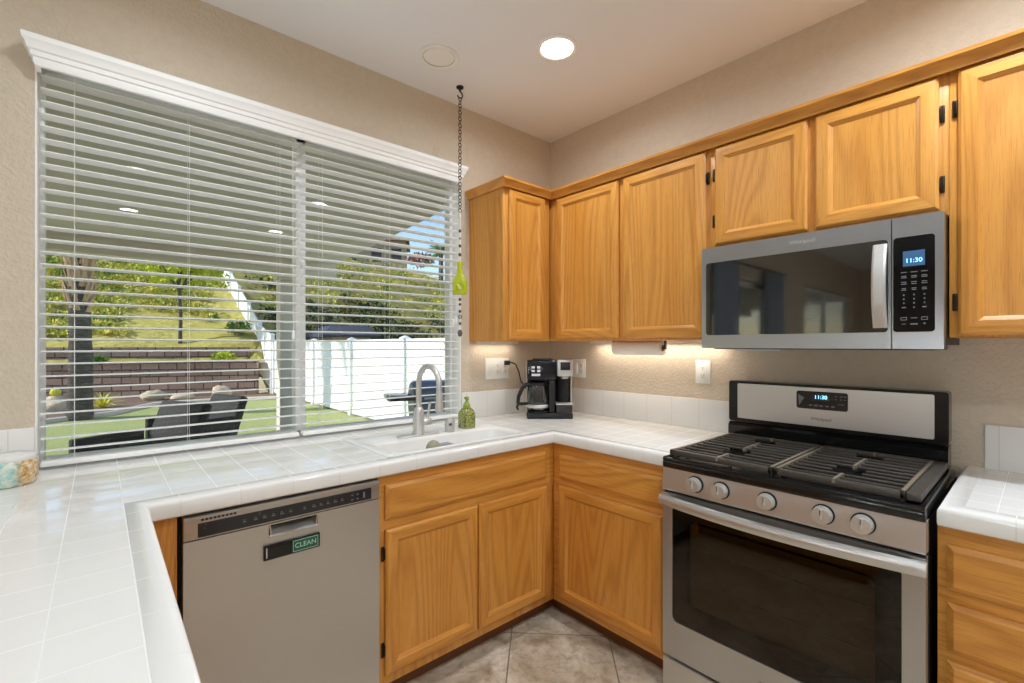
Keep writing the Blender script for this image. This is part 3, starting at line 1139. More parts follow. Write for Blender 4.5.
# knob panel
b = MB()
b.prism([(-0.640, SY0, 0.800), (-SF, SY0, 0.802), (-SF - 0.002, SY0, 0.806), (-SF + 0.004, SY0, 0.886), (-0.640, SY0, 0.886)], (0, SY1 - SY0, 0))
b.build('knob_panel', M['steel_y'], r, smooth=25)
b = MB(); b.box((-0.600, SY0 - 0.002, 0.788), (-SF + 0.012, SY1 + 0.002, 0.804)); b.build('door_gap', M['gasket'], r)
for i, ky in enumerate((-1.397, -1.491, -1.641, -1.798, -1.896)):
    b = MB()
    b.lathe([(0.030, 0.001), (0.030, -0.004), (0.0275, -0.006)], (-0.6885, ky, 0.8475), n=28, axis='x')
    kb = b.build('knob', M['gasket'], r, smooth=40)
    b = MB()
    b.lathe([(0.0265, -0.004), (0.0265, -0.008), (0.0250, -0.026), (0.0235, -0.030), (0.003, -0.0305)], (-0.6885, ky, 0.8475), n=28, axis='x')
    b.box((-0.7175, ky + 0.0042, 0.838), (-0.7225, ky - 0.0042, 0.8695), 0, 0.002)
    b.build('grip', M['knob'], kb, smooth=40)
    b = MB(); b.box((-0.7224, ky + 0.0011, 0.852), (-0.7230, ky - 0.0011, 0.8675)); b.build('pointer', M['gasket'], kb)
    b = MB()
    b.box((-0.6862, ky + 0.035, 0.872), (-0.6868, ky + 0.029, 0.8745))
    b.build('flame_marking', M['print_dark'], kb)
# cooktop pan
b = MB()
b.box((-0.060, SY0 + 0.0, 0.8865), (-0.694, SY1 - 0.0, 0.916), 0, 0.006)
for k, (y0, y1) in enumerate(((SY0, SY0 - 0.016), (SY1 + 0.016, SY1))):
    b.box((-0.113, y0, 0.914), (-0.690, y1, 0.928), 0, 0.004)
b.box((-0.668, SY0, 0.914), (-0.694, SY1, 0.926), 0, 0.005)
b.build('cooktop', M['black'], r)
BURN = [(-0.50, -1.455), (-0.21, -1.455), (-0.50, -1.845), (-0.21, -1.845), (-0.36, -1.648)]
for i, (x, y) in enumerate(BURN):
    b = MB()
    b.lathe([(0.046, 0.9145), (0.046, 0.920), (0.040, 0.922), (0.034, 0.928), (0.004, 0.929)], (x, y, 0), n=24)
    b.build('burner', M['black_satin'], r, smooth=40)
# two cast grates
def grate(y0, y1):
    """one continuous half grate: frame, long fingers across, and a centre spine broken at the burners"""
    mb = MB()
    z0, z1 = 0.937, 0.952
    x0, x1 = -0.128, -0.664
    mb.box((x0, y0, z0 - 0.006), (x0 - 0.018, y1, z1), 0, 0.003)
    mb.box((x1, y0, z0 - 0.006), (x1 + 0.018, y1, z1), 0, 0.003)
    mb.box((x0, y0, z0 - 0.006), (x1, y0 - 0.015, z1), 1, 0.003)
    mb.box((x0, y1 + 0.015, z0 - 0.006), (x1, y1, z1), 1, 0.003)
    ym = (y0 + y1) / 2
    nf = 10
    for i in range(nf):
        x = x1 + 0.045 + (x0 - x1 - 0.09) * i / (nf - 1)
        near = min(abs(x + 0.50), abs(x + 0.21))
        gap = 0.040 if near < 0.045 else 0.0
        if gap:
            mb.box((x - 0.0045, y0 - 0.01, z1 - 0.009), (x + 0.0045, ym + gap, z1 - 0.0005), 0, 0.002)
            mb.box((x - 0.0045, ym - gap, z1 - 0.009), (x + 0.0045, y1 + 0.01, z1 - 0.0005), 0, 0.002)
        else:
            mb.box((x - 0.0045, y0 - 0.01, z1 - 0.009), (x + 0.0045, y1 + 0.01, z1 - 0.0005), 0, 0.002)
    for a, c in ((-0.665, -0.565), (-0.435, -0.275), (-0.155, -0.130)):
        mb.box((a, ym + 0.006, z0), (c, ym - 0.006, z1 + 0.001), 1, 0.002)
    for yy in (y0 - 0.008, y1 + 0.008):
        for xx in (x0 - 0.02, x1 + 0.02):
            mb.box((xx - 0.008, yy + 0.006, 0.9168), (xx + 0.008, yy - 0.006, z0), 0)
    return mb
M['iron_worn_lit'] = plain('worn_lit_iron', (128, 114, 96), 0.45)  # worn brown tone that also paints the light caught by the centre bars
YM = (SY0 + SY1) / 2
r3 = empty('burner_grate', 'left black cast iron grate on the gas cooktop', 'grate', (-0.38, -1.45, 0.916), group='cast iron grates on the cooktop')
grate(SY0 - 0.014, YM + 0.002).build('grate_bars', [M['castiron'], M['iron_worn_lit']], r3)
r3 = empty('burner_grate', 'right black cast iron grate on the gas cooktop, beside the short counter', 'grate', (-0.38, -1.84, 0.916), group='cast iron grates on the cooktop')
grate(YM - 0.002, SY1 + 0.045).build('grate_bars', [M['castiron'], M['iron_worn_lit']], r3)
b = MB(); b.box((-0.128, SY1 + 0.044, 0.931), (-0.664, SY1 + 0.012, 0.951), 0, 0.003); b.build('side_rest', M['castiron'], r3)
# back guard
b = MB()
b.prism([(-0.030, -1.2600, 0.9165), (-0.112, -1.2600, 0.9165), (-0.112, -1.2600, 0.985), (-0.097, -1.2600, 1.000), (-0.030, -1.2600, 1.000)], (0, -0.755, 0))
b.build('riser', M['black'], r, smooth=30)
b = MB()
b.loft([[(x, y, z) for y, z, _ in rrect(-2.016, -1.2595, 1.004, 1.189, 0.010, 0)] for x in (-0.030, -0.103)])
b.build('back_guard', M['black'], r, smooth=30)
SHF = Matrix.Translation((-0.029, -0.0085, -0.002))
b = MB(); b.M = SHF
b.loft([[(x, y, z) for y, z, _ in rrect(-1.970, -1.291, 1.022, 1.180, 0.006, 0)] for x in (-0.070, -0.0765)])
b.build('guard_plate', M['steel_y'], r, smooth=30)
b = MB(); b.M = SHF
b.loft([[(x, y, z) for y, z, _ in rrect(-1.716, -1.535, 1.092, 1.165, 0.009, 0)] for x in (-0.072, -0.0785)])
ctl = b.build('clock_panel', M['panel'], r, smooth=30)
b = MB(); b.M = SHF; b.box((-0.0780, -1.592, 1.127), (-0.0792, -1.655, 1.157)); b.build('display', M['glossblack'], ctl)
lettering('clock_digits', '11:30', 0.021, SHF @ on_b(-1.6235, 1.142, 0.0796), M['digits'], ctl)
b = MB(); b.M = SHF
for y in (-1.582, -1.601, -1.620, -1.640, -1.660):
    b.box((-0.0783, y, 1.105), (-0.0789, y - 0.011, 1.110))
for y in (-1.672, -1.690, -1.703):
    b.box((-0.0783, y, 1.148), (-0.0789, y - 0.008, 1.1515))
    b.box((-0.0783, y, 1.136), (-0.0789, y - 0.006, 1.139))
b.box((-0.0783, -1.683, 1.117), (-0.0789, -1.704, 1.1195))
b.prism([(-0.0786, -1.541, 1.150), (-0.0786, -1.565, 1.138), (-0.0786, -1.545, 1.104)], (-0.0003, 0, 0))
b.build('button_lettering', M['print_grey'], ctl)
lettering('brand_lettering', 'Whirlpool', 0.0175, SHF @ on_b(-1.6235, 1.052, 0.0768), M['print_dark'], r)
lettering('brand_lettering', 'Whirlpool', 0.016, on_b(-1.648, 0.245, SF + 0.0004), M['print_dark'], door)

# ------------------------------------------------------------------ microwave
r = empty('microwave', 'stainless over-the-range microwave with black glass door and curved handle', 'microwave', (-0.2, -1.65, 1.34))
MY0, MY1, MZ0, MZ1 = -1.2725, -2.0335, 1.341, 1.7605
MF = 0.392
b = MB()
b.box((-0.002, MY0, MZ0 + 0.012), (-0.355, MY1, MZ1), 0)
b.box((-0.02, MY0 - 0.03, MZ0 - 0.004), (-0.345, MY1 + 0.03, MZ0 + 0.012), 0, 0.002)
b.build('case', M['black_satin'], r)
SEAM = -1.908
b = MB()
ring_frame(b, MY0, SEAM + 0.001, MZ0, MZ1, -1.290, -1.899, 1.395, 1.697, -0.355, -MF, 0.012)
bmesh.ops.remove_doubles(b.bm, verts=b.bm.verts[:], dist=1e-6)
dr = b.build('door', M['steel_mw'], r, smooth=30)
b = MB(); b.box((-0.362, -1.288, 1.393), (-MF + 0.002, -1.901, 1.699)); b.build('window_glass', M['mirror_black'], dr)
b = MB()
lo = []
for i in range(15):
    f = i / 14
    z = 1.409 + 0.272 * f
    bow = 0.026 * (1 - (2 * f - 1) ** 2)
    x = -MF - 0.012 - bow
    lo.append([(x + 0.012, -1.862, z), (x, -1.862, z), (x - 0.005, -1.868, z), (x - 0.005, -1.893, z), (x, -1.899, z), (x + 0.012, -1.899, z)])
b.loft(lo)
for z in (1.409, 1.663):
    b.box((-MF + 0.001, -1.866, z), (-MF - 0.018, -1.895, z + 0.018), 0, 0.002)
b.build('handle', M['nickel'], dr, smooth=35)
b = MB()
ring_frame(b, SEAM - 0.002, MY1, MZ0, MZ1, -1.9125, -2.0135, 1.395, 1.697, -0.355, -MF, 0.010)
bmesh.ops.remove_doubles(b.bm, verts=b.bm.verts[:], dist=1e-6)
pn = b.build('control_frame', M['steel_mw'], r, smooth=30)
b = MB(); b.box((-0.362, -1.911, 1.393), (-MF + 0.001, -2.015, 1.699)); b.build('keypad', M['glossblack'], pn)
b = MB(); b.box((-MF + 0.0015, -1.937, 1.603), (-MF - 0.0005, -1.990, 1.651)); b.build('display', M['lcd'], pn)
lettering('clock_digits', '11:30', 0.019, on_b(-1.9635, 1.620, MF + 0.0010), M['digits'], pn)
b = MB()
def dash(y, z, w, h=0.0028):
    b.box((-MF + 0.0012, y + w / 2, z), (-MF - 0.0003, y - w / 2, z + h))
for zz, ws in ((1.583, 0.017), (1.571, 0.014), (1.566, 0.014), (1.552, 0.013), (1.546, 0.014), (1.532, 0.012), (1.527, 0.012)):
    for yy in (-1.939, -1.964, -1.989):
        dash(yy, zz, ws * (0.85 + 0.15 * ((yy * 977 + zz * 313) % 1)), 0.0022)
for zz in (1.510, 1.497, 1.484):
    for yy in (-1.939, -1.964, -1.989):
        dash(yy, zz, 0.0035, 0.0045)
for yy in (-1.939, -1.964, -1.989):
    dash(yy, 1.471, 0.010 if yy != -1.964 else 0.0035, 0.0035)
for yy in (-1.939, -1.989):
    dash(yy, 1.432, 0.015, 0.002); dash(yy, 1.440, 0.015, 0.002); dash(yy - 0.0068, 1.432, 0.0018, 0.010); dash(yy + 0.0068, 1.432, 0.0018, 0.010)
dash(-1.964, 1.438, 0.015, 0.0022)
dash(-1.939, 1.419, 0.009, 0.002); dash(-1.964, 1.418, 0.017, 0.004); dash(-1.989, 1.419, 0.005, 0.004)
b.build('key_lettering', M['print_grey'], pn)
lettering('brand_lettering', 'Whirlpool', 0.020, on_b(-1.651, 1.731, MF + 0.0003), M['nickel'], r, depth=0.0008)
b = MB()
b.box((-0.05, MY0 - 0.06, MZ0 - 0.012), (-0.20, MY0 - 0.24, MZ0 - 0.004), 0, 0.003)
b.build('lamp_cover', M['ceiling_white'], r)

# ------------------------------------------------------------------ coffee maker (built about its own base, then turned to face the room)
ca = math.atan2(-0.426 + 0.249, -0.250 + 0.451)          # direction of its front edge
mid = Vector(((-0.451 - 0.250) / 2, (-0.249 - 0.426) / 2, 0))
fdir = Vector((math.cos(ca), math.sin(ca), 0))            # local +x
bdir = Vector((-math.sin(ca), math.cos(ca), 0))           # local +y, away from the viewer
cl = mid + bdir * 0.0
r = empty('coffee_maker', 'black and silver two-way coffee maker with glass carafe in the corner', 'coffee maker', (cl.x, cl.y, 0.9252), ca)
CM = {k: M[k] for k in ('black_satin', 'gasket', 'nickel', 'panel')}
M['navy'] = plain('navy_black_plastic', (12, 15, 24), 0.18)
M['silver'] = plain('silver_plastic', (196, 195, 192), 0.32, 0.5)
def loc(mb, name, mats, par=r, sm=35):
    return mb.build(name, mats, par, local=True, smooth=sm)
W2 = 0.134
b = MB()
b.box((-W2, 0.0, 0.0), (W2, 0.165, 0.034), 0, 0.006)                 # base
b.box((-W2, 0.105, 0.030), (W2, 0.165, 0.335), 0, 0.008)             # rear tower
b.box((-0.005, 0.012, 0.030), (0.030, 0.11, 0.230), 0, 0.006)        # divider
loc(b, 'body', M['black_satin'])
b = MB(); b.box((-W2 - 0.002, 0.030, 0.225), (-W2 + 0.006, 0.150, 0.335), 0, 0.004); b.box((-W2 - 0.002, 0.075, 0.020), (-W2 + 0.006, 0.150, 0.24), 0, 0.004); loc(b, 'side_trim', M['silver'])
b = MB(); b.box((W2 - 0.006, 0.075, 0.02), (W2 + 0.002, 0.15, 0.335), 0, 0.004); loc(b, 'side_trim', M['silver'])
b = MB(); b.box((-W2, -0.004, 0.226), (0.036, 0.120, 0.340), 0, 0.010); loc(b, 'brew_housing', M['navy'])
b = MB(); b.box((-0.10, 0.004, 0.338), (0.02, 0.13, 0.348), 0, 0.005); loc(b, 'reservoir_lid', M['black_satin'])
b = MB()
for (x, z, w) in ((-0.098, 0.300, 0.020), (-0.066, 0.300, 0.020), (-0.098, 0.279, 0.020), (-0.066, 0.279, 0.020), (-0.082, 0.256, 0.050)):
    b.box((x - w / 2, -0.0065, z - 0.007), (x + w / 2, -0.002, z + 0.007), 0, 0.002)
loc(b, 'buttons', M['print_white'])
b = MB(); b.box((-0.128, -0.0055, 0.262), (-0.124, -0.003, 0.29)); loc(b, 'level_mark', M['print_grey'])
b = MB(); b.box((0.040, -0.006, 0.246), (W2, 0.120, 0.345), 0, 0.012); loc(b, 'pod_head', M['silver'])
b = MB(); b.box((0.060, -0.0085, 0.283), (0.116, -0.004, 0.330), 0, 0.002); b.box((0.068, -0.010, 0.292), (0.108, -0.007, 0.308), 1, 0.001); loc(b, 'pod_window', [M['panel'], M['gasket']])
b = MB(); b.lathe([(0.022, 0.232), (0.022, 0.248)], (0.088, 0.03, 0), n=18); loc(b, 'spout', M['nickel'])
b = MB(); b.lathe([(0.047, 0.0), (0.047, 0.160)], (0.088, 0.112, 0.070), n=24); loc(b, 'cup_recess', M['gasket'])
b = MB(); b.box((0.036, -0.002, 0.034), (W2 - 0.003, 0.10, 0.082), 0, 0.006); loc(b, 'cup_stand', M['panel'])
b = MB(); b.box((0.034, -0.004, 0.082), (W2 - 0.001, 0.10, 0.089), 0, 0.002); loc(b, 'stand_rim', M['nickel'])
cc = (-0.066, 0.052, 0)
b = MB(); b.lathe([(0.062, 0.034), (0.064, 0.040), (0.060, 0.044), (0.004, 0.044)], cc, n=28); loc(b, 'warming_plate', M['gasket'])
b = MB(); b.lathe([(0.050, 0.046), (0.060, 0.050), (0.063, 0.070), (0.063, 0.100), (0.057, 0.150), (0.048, 0.180), (0.046, 0.192)], cc, n=32); cf = loc(b, 'carafe', M['clear_glass'], sm=60)
b = MB(); b.lathe([(0.062, 0.062), (0.0645, 0.064), (0.0645, 0.080), (0.062, 0.082)], cc, n=32); loc(b, 'carafe_band', M['nickel'], cf, 60)
b = MB(); b.lathe([(0.049, 0.190), (0.052, 0.194), (0.052, 0.208), (0.040, 0.216), (0.003, 0.218)], cc, n=28); b.box((-0.128, 0.043, 0.182), (-0.10, 0.061, 0.208), 0, 0.004); loc(b, 'carafe_lid', M['black_satin'], cf, 40)
b = MB()
b.tube([(-0.112, 0.040, 0.196), (-0.140, 0.030, 0.196), (-0.160, 0.022, 0.180), (-0.182, 0.012, 0.130), (-0.186, 0.010, 0.095), (-0.170, 0.016, 0.085), (-0.128, 0.034, 0.086)], [0.010, 0.012, 0.012, 0.011, 0.011, 0.010, 0.008], n=12)
b.tube([(-0.182, 0.011, 0.092), (-0.192, 0.008, 0.066), (-0.184, 0.010, 0.052)], [0.009, 0.007, 0.005], n=10)
loc(b, 'carafe_handle', M['black_satin'], cf, 60)
# mains lead from the back of the machine up to the outlet on the window wall
Mi = (Matrix.Translation((cl.x, cl.y, 0.9252)) @ Matrix.Rotation(ca, 4, 'Z')).inverted()
b = MB()
b.M = Mi
b.tube([(-0.405, -0.022, 1.245), (-0.395, -0.050, 1.247), (-0.372, -0.062, 1.235), (-0.350, -0.066, 1.19), (-0.335, -0.070, 1.13), (-0.31, -0.085, 1.085), (-0.27, -0.12, 1.06), (-0.24, -0.17, 1.06)], 0.0042, n=8)
b.box((-0.425, -0.011, 1.230), (-0.393, -0.036, 1.258), 0, 0.004)
loc(b, 'power_cord', M['black_satin'], r, 50)

# ------------------------------------------------------------------ outlets
def duplex(P, root, u, z):
    mb = MB()
    mb.box(P(u - 0.016, z - 0.033, 0.0055), P(u + 0.016, z + 0.033, 0.0085), 0, 0.004)
    f = mb.build('receptacle', M['whiteplastic'], root)
    mb = MB()
    for zz in (z - 0.018, z + 0.018):
        mb.box(P(u - 0.0075, zz - 0.002, 0.0083), P(u - 0.0055, zz + 0.007, 0.0089))
        mb.box(P(u + 0.0055, zz - 0.001, 0.0083), P(u + 0.0075, zz + 0.006, 0.0089))
        mb.box(P(u - 0.002, zz - 0.010, 0.0083), P(u + 0.002, zz - 0.006, 0.0089))
    mb.build('slots', M['gasket'], f)
def rocker(P, root, u, z):
    mb = MB()
    mb.box(P(u - 0.016, z - 0.033, 0.0055), P(u + 0.016, z + 0.033, 0.0100), 0, 0.003)
    mb.build('switch', M['whiteplastic'], root)
def plate(side, u0, u1, z0, z1):
    P = fpt(side)
    mb = MB()
    mb.box(P(u0, z0, 0.0008), P(u1, z1, 0.006), 0, 0.003)
    return P, mb
P, mb = plate('a', -0.565, -0.378, 1.146, 1.274)
r = empty('wall_outlet', 'wide white outlet plate between the window and the coffee maker', 'outlet', (-0.47, 0, 1.21))
mb.build('plate', M['whiteplastic'], r)
rocker(P, r, -0.530, 1.21); duplex(P, r, -0.472, 1.21); duplex(P, r, -0.413, 1.21)
P, mb = plate('b', -0.314, -0.200, 1.147, 1.265)
r = empty('wall_outlet', 'white outlet plate on the stove wall behind the coffee maker', 'outlet', (0, -0.26, 1.21))
mb.build('plate', M['whiteplastic'], r)
rocker(P, r, -0.234, 1.206); duplex(P, r, -0.282, 1.206)
P, mb = plate('b', -1.123, -1.044, 1.158, 1.277)
r = empty('wall_outlet', 'white outlet plate on the wall just left of the stove', 'outlet', (0, -1.084, 1.21))
mb.build('plate', M['whiteplastic'], r)
duplex(P, r, -1.0835, 1.2175)

# paper towel roll on a holder under the wall cabinet
r = empty('paper_towel', 'white paper towel roll mounted under the wall cabinet left of the microwave', 'paper towel', (-0.15, -0.79, 1.342))
b = MB()
b.lathe([(0.016, -0.945), (0.036, -0.945), (0.037, -0.943), (0.037, -0.650), (0.036, -0.648), (0.016, -0.648)], (-0.15, 0, 1.338), n=32, axis='y')
b.build('roll', M['paper'], r, smooth=40)
b = MB(); b.lathe([(0.013, -0.948), (0.016, -0.948), (0.016, -0.645), (0.013, -0.645)], (-0.15, 0, 1.338), n=24, axis='y'); b.build('cardboard_core', M['cardboard'], r, smooth=40)
b = MB()
b.tube([(-0.15, -0.960, 1.338), (-0.15, -0.635, 1.338)], 0.006, n=12)
for y in (-0.958, -0.637):
    b.box((-0.157, y - 0.003, 1.332), (-0.143, y + 0.003, 1.3765))
b.build('holder', M['bronze'], r)

# jar at the left end of the counter
def jarmat():
    t = NT('seashore_print')
    v = t.coord()
    n = t.noise(v, 48.0, 5.0, 0.65, 0.6)
    sp = t.new('SeparateXYZ')
    t.link(v, sp.inputs[0])
    c1 = t.ramp(n, [(0.35, lin((120, 186, 182))), (0.5, lin((178, 210, 202))), (0.62, lin((226, 222, 204)))])
    c2 = t.ramp(n, [(0.35, lin((150, 104, 52))), (0.5, lin((206, 170, 110))), (0.62, lin((228, 222, 206)))])
    k = t.rng(t.math('ADD', sp.outputs[0], t.math('MULTIPLY', n, 0.03)), 0.030, 0.052)
    t.set(color=t.mix(k, c1, c2), rough=0.12)
    return t.m
jl = (-2.527, -0.135, 0.9252)
r = empty('candle_jar', 'teal and sand patterned glass jar beside the left edge of the window', 'jar', jl)
b = MB(); b.lathe([(0.058, 0.0), (0.064, 0.004), (0.068, 0.020), (0.0690, 0.050), (0.067, 0.072), (0.063, 0.078)], jl, n=36); b.build('jar_body', jarmat(), r, smooth=60)
b = MB(); b.lathe([(0.0635, 0.076), (0.066, 0.079), (0.066, 0.090), (0.061, 0.093), (0.003, 0.094)], jl, n=36); b.build('lid', M['porcelain'], r, smooth=40)

# ------------------------------------------------------------------ chain with the bottle ornament
hx, hy = -0.865, -0.166
r = empty('hanging_ornament', 'dark chain with a flat green bottle and beads hanging from a ceiling hook', 'ornament', (hx, hy, CEIL))
b = MB()
b.lathe([(0.020, 0.0), (0.019, -0.006), (0.006, -0.012), (0.005, -0.022)], (hx, hy, CEIL), n=20)
pts = []
for i in range(13):
    a = R(90 - 250 * i / 12)
    pts.append((hx + 0.016 * math.cos(a), hy - 0.000, CEIL - 0.042 + 0.018 * math.sin(a)))
b.tube([(hx, hy, CEIL - 0.02)] + pts, 0.0035, n=8)
b.build('hook', M['gasket'], r, smooth=50)
b = MB()
z = CEIL - 0.066
i = 0
zs = 2.060
pitch = 0.0175
while z > zs:
    b.torus((hx, hy, z), 0.0095, 0.0021, 0, 'x' if i % 2 else 'y', 12, 5, 1.0)
    z -= pitch
    i += 1
b.build('chain', M['gasket'], r, smooth=60)
b = MB()
b.torus((hx, hy, 2.045), 0.013, 0.0016, 0, 'y', 16, 6)
b.tube([(hx, hy, 2.034), (hx, hy, 1.800)], 0.0009, n=5)
b.build('wire', M['nickel'], r, smooth=60)
b = MB(); b.tube([(hx, hy, 1.6235), (hx, hy, 1.385)], 0.0009, n=5); b.build('wire', M['nickel'], r, smooth=60)
M['bead'] = plain('smoky_bead', (96, 86, 92), 0.15)
M['bead_clear'] = glass_mat('clear_bead', (0.78, 0.80, 0.82, 1), 1.4)
for z, s_, mm in ((1.965, 0.008, 'bead'), (1.925, 0.006, 'bead_clear'), (1.885, 0.008, 'bead'), (1.838, 0.009, 'bead'), (1.598, 0.008, 'bead'), (1.572, 0.007, 'bead'), (1.535, 0.008, 'bead'), (1.505, 0.011, 'bead_clear'), (1.470, 0.008, 'bead'), (1.418, 0.013, 'bead')):
    b = MB(); b.sphere((hx, hy, z), (s_, s_, s_ * (1.5 if s_ > 0.012 else 1.1)), 0, 12, 8); b.build('bead', M[mm], r, smooth=60)
# flat slumped bottle (faces the camera)
prof = [(0.0, 1.624), (0.034, 1.624), (0.038, 1.628), (0.0385, 1.690), (0.034, 1.706), (0.022, 1.726), (0.0145, 1.744), (0.0125, 1.785), (0.0150, 1.788), (0.0150, 1.800), (0.0, 1.801)]
t = NT('chartreuse_glass')
gn = t.noise(t.coord(), 30.0)
t.set(color=t.mix(gn, lin((186, 200, 20)), lin((206, 214, 48))), rough=0.12, trans=0.25)
M['lime'] = t.m
b = MB()
fw = Vector((0.751, -0.660, 0))
dn = Vector((-0.660, -0.751, 0))
C0 = Vector((hx, hy, 0))
outline = [(o, z) for o, z in prof] + [(-o, z) for o, z in reversed(prof[1:-1])]
def bring(k, off):
    cz = sum(z for _, z in outline) / len(outline)
    return [C0 + fw * (o * k) + dn * off + Vector((0, 0, cz + (z - cz) * (1 - (1 - k) * 0.3))) for o, z in outline]
b.loft([bring(0.82, -0.007), bring(0.97, -0.0045), bring(1.0, 0.0), bring(0.97, 0.0045), bring(0.82, 0.007)])
bt = b.build('bottle', M['lime'], r, smooth=50)
b = MB()
for k in range(24):
    a0, a1 = 2 * math.pi * k / 24, 2 * math.pi * (k + 1) / 24
    q = []
    for rr, a in ((0.017, a0), (0.0195, a0), (0.0195, a1), (0.017, a1)):
        q.append(C0 + dn * 0.0078 + fw * (rr * math.cos(a)) + Vector((0, 0, 1.665 + rr * math.sin(a))))
    b.face(q)
b.build('ring_mark', plain('olive_mark', (120, 132, 14), 0.3), bt)

# ------------------------------------------------------------------ recessed ceiling lights
def can_light(x, y, lit, label, boost=1.0):
    r = empty('recessed_light', label, 'ceiling light', (x, y, CEIL), group='recessed ceiling lights')
    b = MB()
    b.lathe([(0.074, 0.0), (0.097, -0.001), (0.098, -0.004), (0.094, -0.007), (0.078, -0.006), (0.074, -0.001)], (x, y, CEIL), n=40)
    b.build('trim_ring', M['whiteplastic'], r, smooth=50)
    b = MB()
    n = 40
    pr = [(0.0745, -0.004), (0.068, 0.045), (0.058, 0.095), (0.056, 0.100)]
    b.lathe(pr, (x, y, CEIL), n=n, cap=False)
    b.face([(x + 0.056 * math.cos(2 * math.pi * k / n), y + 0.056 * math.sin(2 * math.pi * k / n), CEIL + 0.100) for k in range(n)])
    b.build('reflector', M['can_shade'], r, smooth=50)
    b = MB()
    if lit:
        b.lathe([(0.0735, -0.0035), (0.060, -0.0065), (0.003, -0.0075)], (x, y, CEIL), n=36)
        b.build('lens', M['lamp_on'], r, smooth=60)
        L = bpy.data.lights.new('can_lamp', 'AREA')
        L.shape = 'DISK'
        L.size = 0.14
        L.energy = CAN_POWER * boost
        L.color = CAN_COLOR
        L.spread = R(165)
        lo_ = bpy.data.objects.new('can_lamp', L)
        COL.objects.link(lo_)
        lo_.location = (x, y, CEIL - 0.012)
    else:
        b.sphere((x, y, CEIL + 0.070), (0.042, 0.042, 0.028), 0, 20, 10)
        b.build('bulb', M['whiteplastic'], r, smooth=60)
can_light(*CAN_UNLIT, False, 'unlit white recessed ceiling light above the window, near the chain hook')
can_light(*CANS[0], True, 'brightly lit round recessed ceiling light nearest the corner')
for i, (x, y) in enumerate(CANS[1:]):
    can_light(x, y, True, 'lit recessed ceiling light over the room behind the viewer', CAN_BOOST.get(i + 1, 1.0))

# under-cabinet strip lamps
def strip(side, u0, u1, d, label, power):
    P = fpt(side)
    r = empty('strip_lamp', label, 'strip lamp', P((u0 + u1) / 2, UZ0, d))
    mb = MB()
    mb.box(P(u0, UZ0 - 0.0005, d - 0.016), P(u1, UZ0 - 0.014, d + 0.016), 0, 0.002)
    mb.build('housing', M['whiteplastic'], r)
    L = bpy.data.lights.new('strip_glow', 'AREA')
    L.shape = 'RECTANGLE'
    L.size = abs(u1 - u0) * 0.95
    L.size_y = 0.02
    L.energy = power
    L.color = (1.0, 0.90, 0.76)
    o = bpy.data.objects.new('strip_glow', L)
    COL.objects.link(o)
    o.location = P((u0 + u1) / 2, UZ0 - 0.016, d)
    if side == 'b':
        o.rotation_euler = (0, 0, R(90))
strip('b', -1.22, -0.40, 0.050, 'slim white strip lamp under the two-door corner cabinet', 0.75)
strip('a', -0.66, -0.35, 0.050, 'slim white strip lamp under the narrow cabinet by the window', 0.2)

make_blind(D3[0] + 0.02, -7.17, 'white slatted blind of the far window, further half', ztop=2.14, zbot=0.93)
make_blind(-7.13, D3[1] - 0.02, 'white slatted blind of the far window, nearer half', ztop=2.14, zbot=0.93)
t = NT('grey_curtain')
cn = t.noise(t.coord(scale=(1, 1, 0.2)), 60.0)
t.set(color=t.mix(cn, lin((120, 130, 142)), lin((150, 160, 170))), rough=0.9)
M['curtain'] = t.m
for x0, x1, lab in ((D2[1] - 0.42, D2[1] + 0.10, 'grey curtain hanging at the right side of the garden door'), (D2[0] - 0.10, D2[0] + 0.42, 'grey curtain hanging at the left side of the garden door')):
    b = MB()
    lo = []
    for k in range(61):
        x = x0 + (x1 - x0) * k / 60
        y = -0.075 + 0.028 * math.sin(k * 0.9)
        lo.append((x, y))
    for dz in (0,):
        ring = [(x, y + 0.003) for x, y in lo] + [(x, y - 0.003) for x, y in reversed(lo)]
        b.loft([[(x, y, 0.02) for x, y in ring], [(x, y, 2.22) for x, y in ring]])
    tag(b.build('curtain', M['curtain'], loc=((x0 + x1) / 2, -0.075, 0.02), smooth=60), lab, 'curtain')
b = MB(); b.tube([(D2[0] - 0.2, -0.075, 2.235), (D2[1] + 0.2, -0.075, 2.235)], 0.012, n=10)
for x in (D2[0] - 0.15, D2[1] + 0.15):
    b.box((x - 0.008, -0.075, 2.228), (x + 0.008, -0.001, 2.242))
tag(b.build('curtain_rod', M['bronze'], loc=(-3.95, -0.04, 2.235)), 'dark curtain rod above the garden door', 'curtain rod')

# globe pendants added for low, level fill light (mirrored in the microwave's glass)
M['globe'] = emitter('fill_globe', (255, 240, 214), 5.0)
for i, (x, y) in enumerate(FILL_PENDANTS):
    r = empty('fill_pendant', 'white globe pendant added for fill light over the unseen dining side', 'pendant lamp', (x, y, CEIL), group='added globe pendants for fill light')
    b = MB(); b.lathe([(0.055, 0.0), (0.055, -0.012), (0.012, -0.022)], (x, y, CEIL), n=20); b.tube([(x, y, CEIL - 0.02), (x, y, 1.42)], 0.004, n=6); b.build('stem', M['bronze'], r)
    b = MB(); b.lathe([(0.03, 1.38), (0.032, 1.43), (0.004, 1.44)], (x, y, 0), n=16); b.build('fitter', M['bronze'], r)
    b = MB(); b.sphere((x, y, 1.28), 0.11, 0, 24, 14); b.build('globe', M['globe'], r, smooth=80)
    L = bpy.data.lights.new('fill_pendant_glow', 'POINT')
    L.energy = FILL_PENDANT_POWER
    L.color = (0.79, 0.90, 1.0)
    L.shadow_soft_size = 0.12
    o = bpy.data.objects.new('fill_pendant_glow', L)
    COL.objects.link(o)
    o.location = (x, y, 1.28)
    o.visible_glossy = True

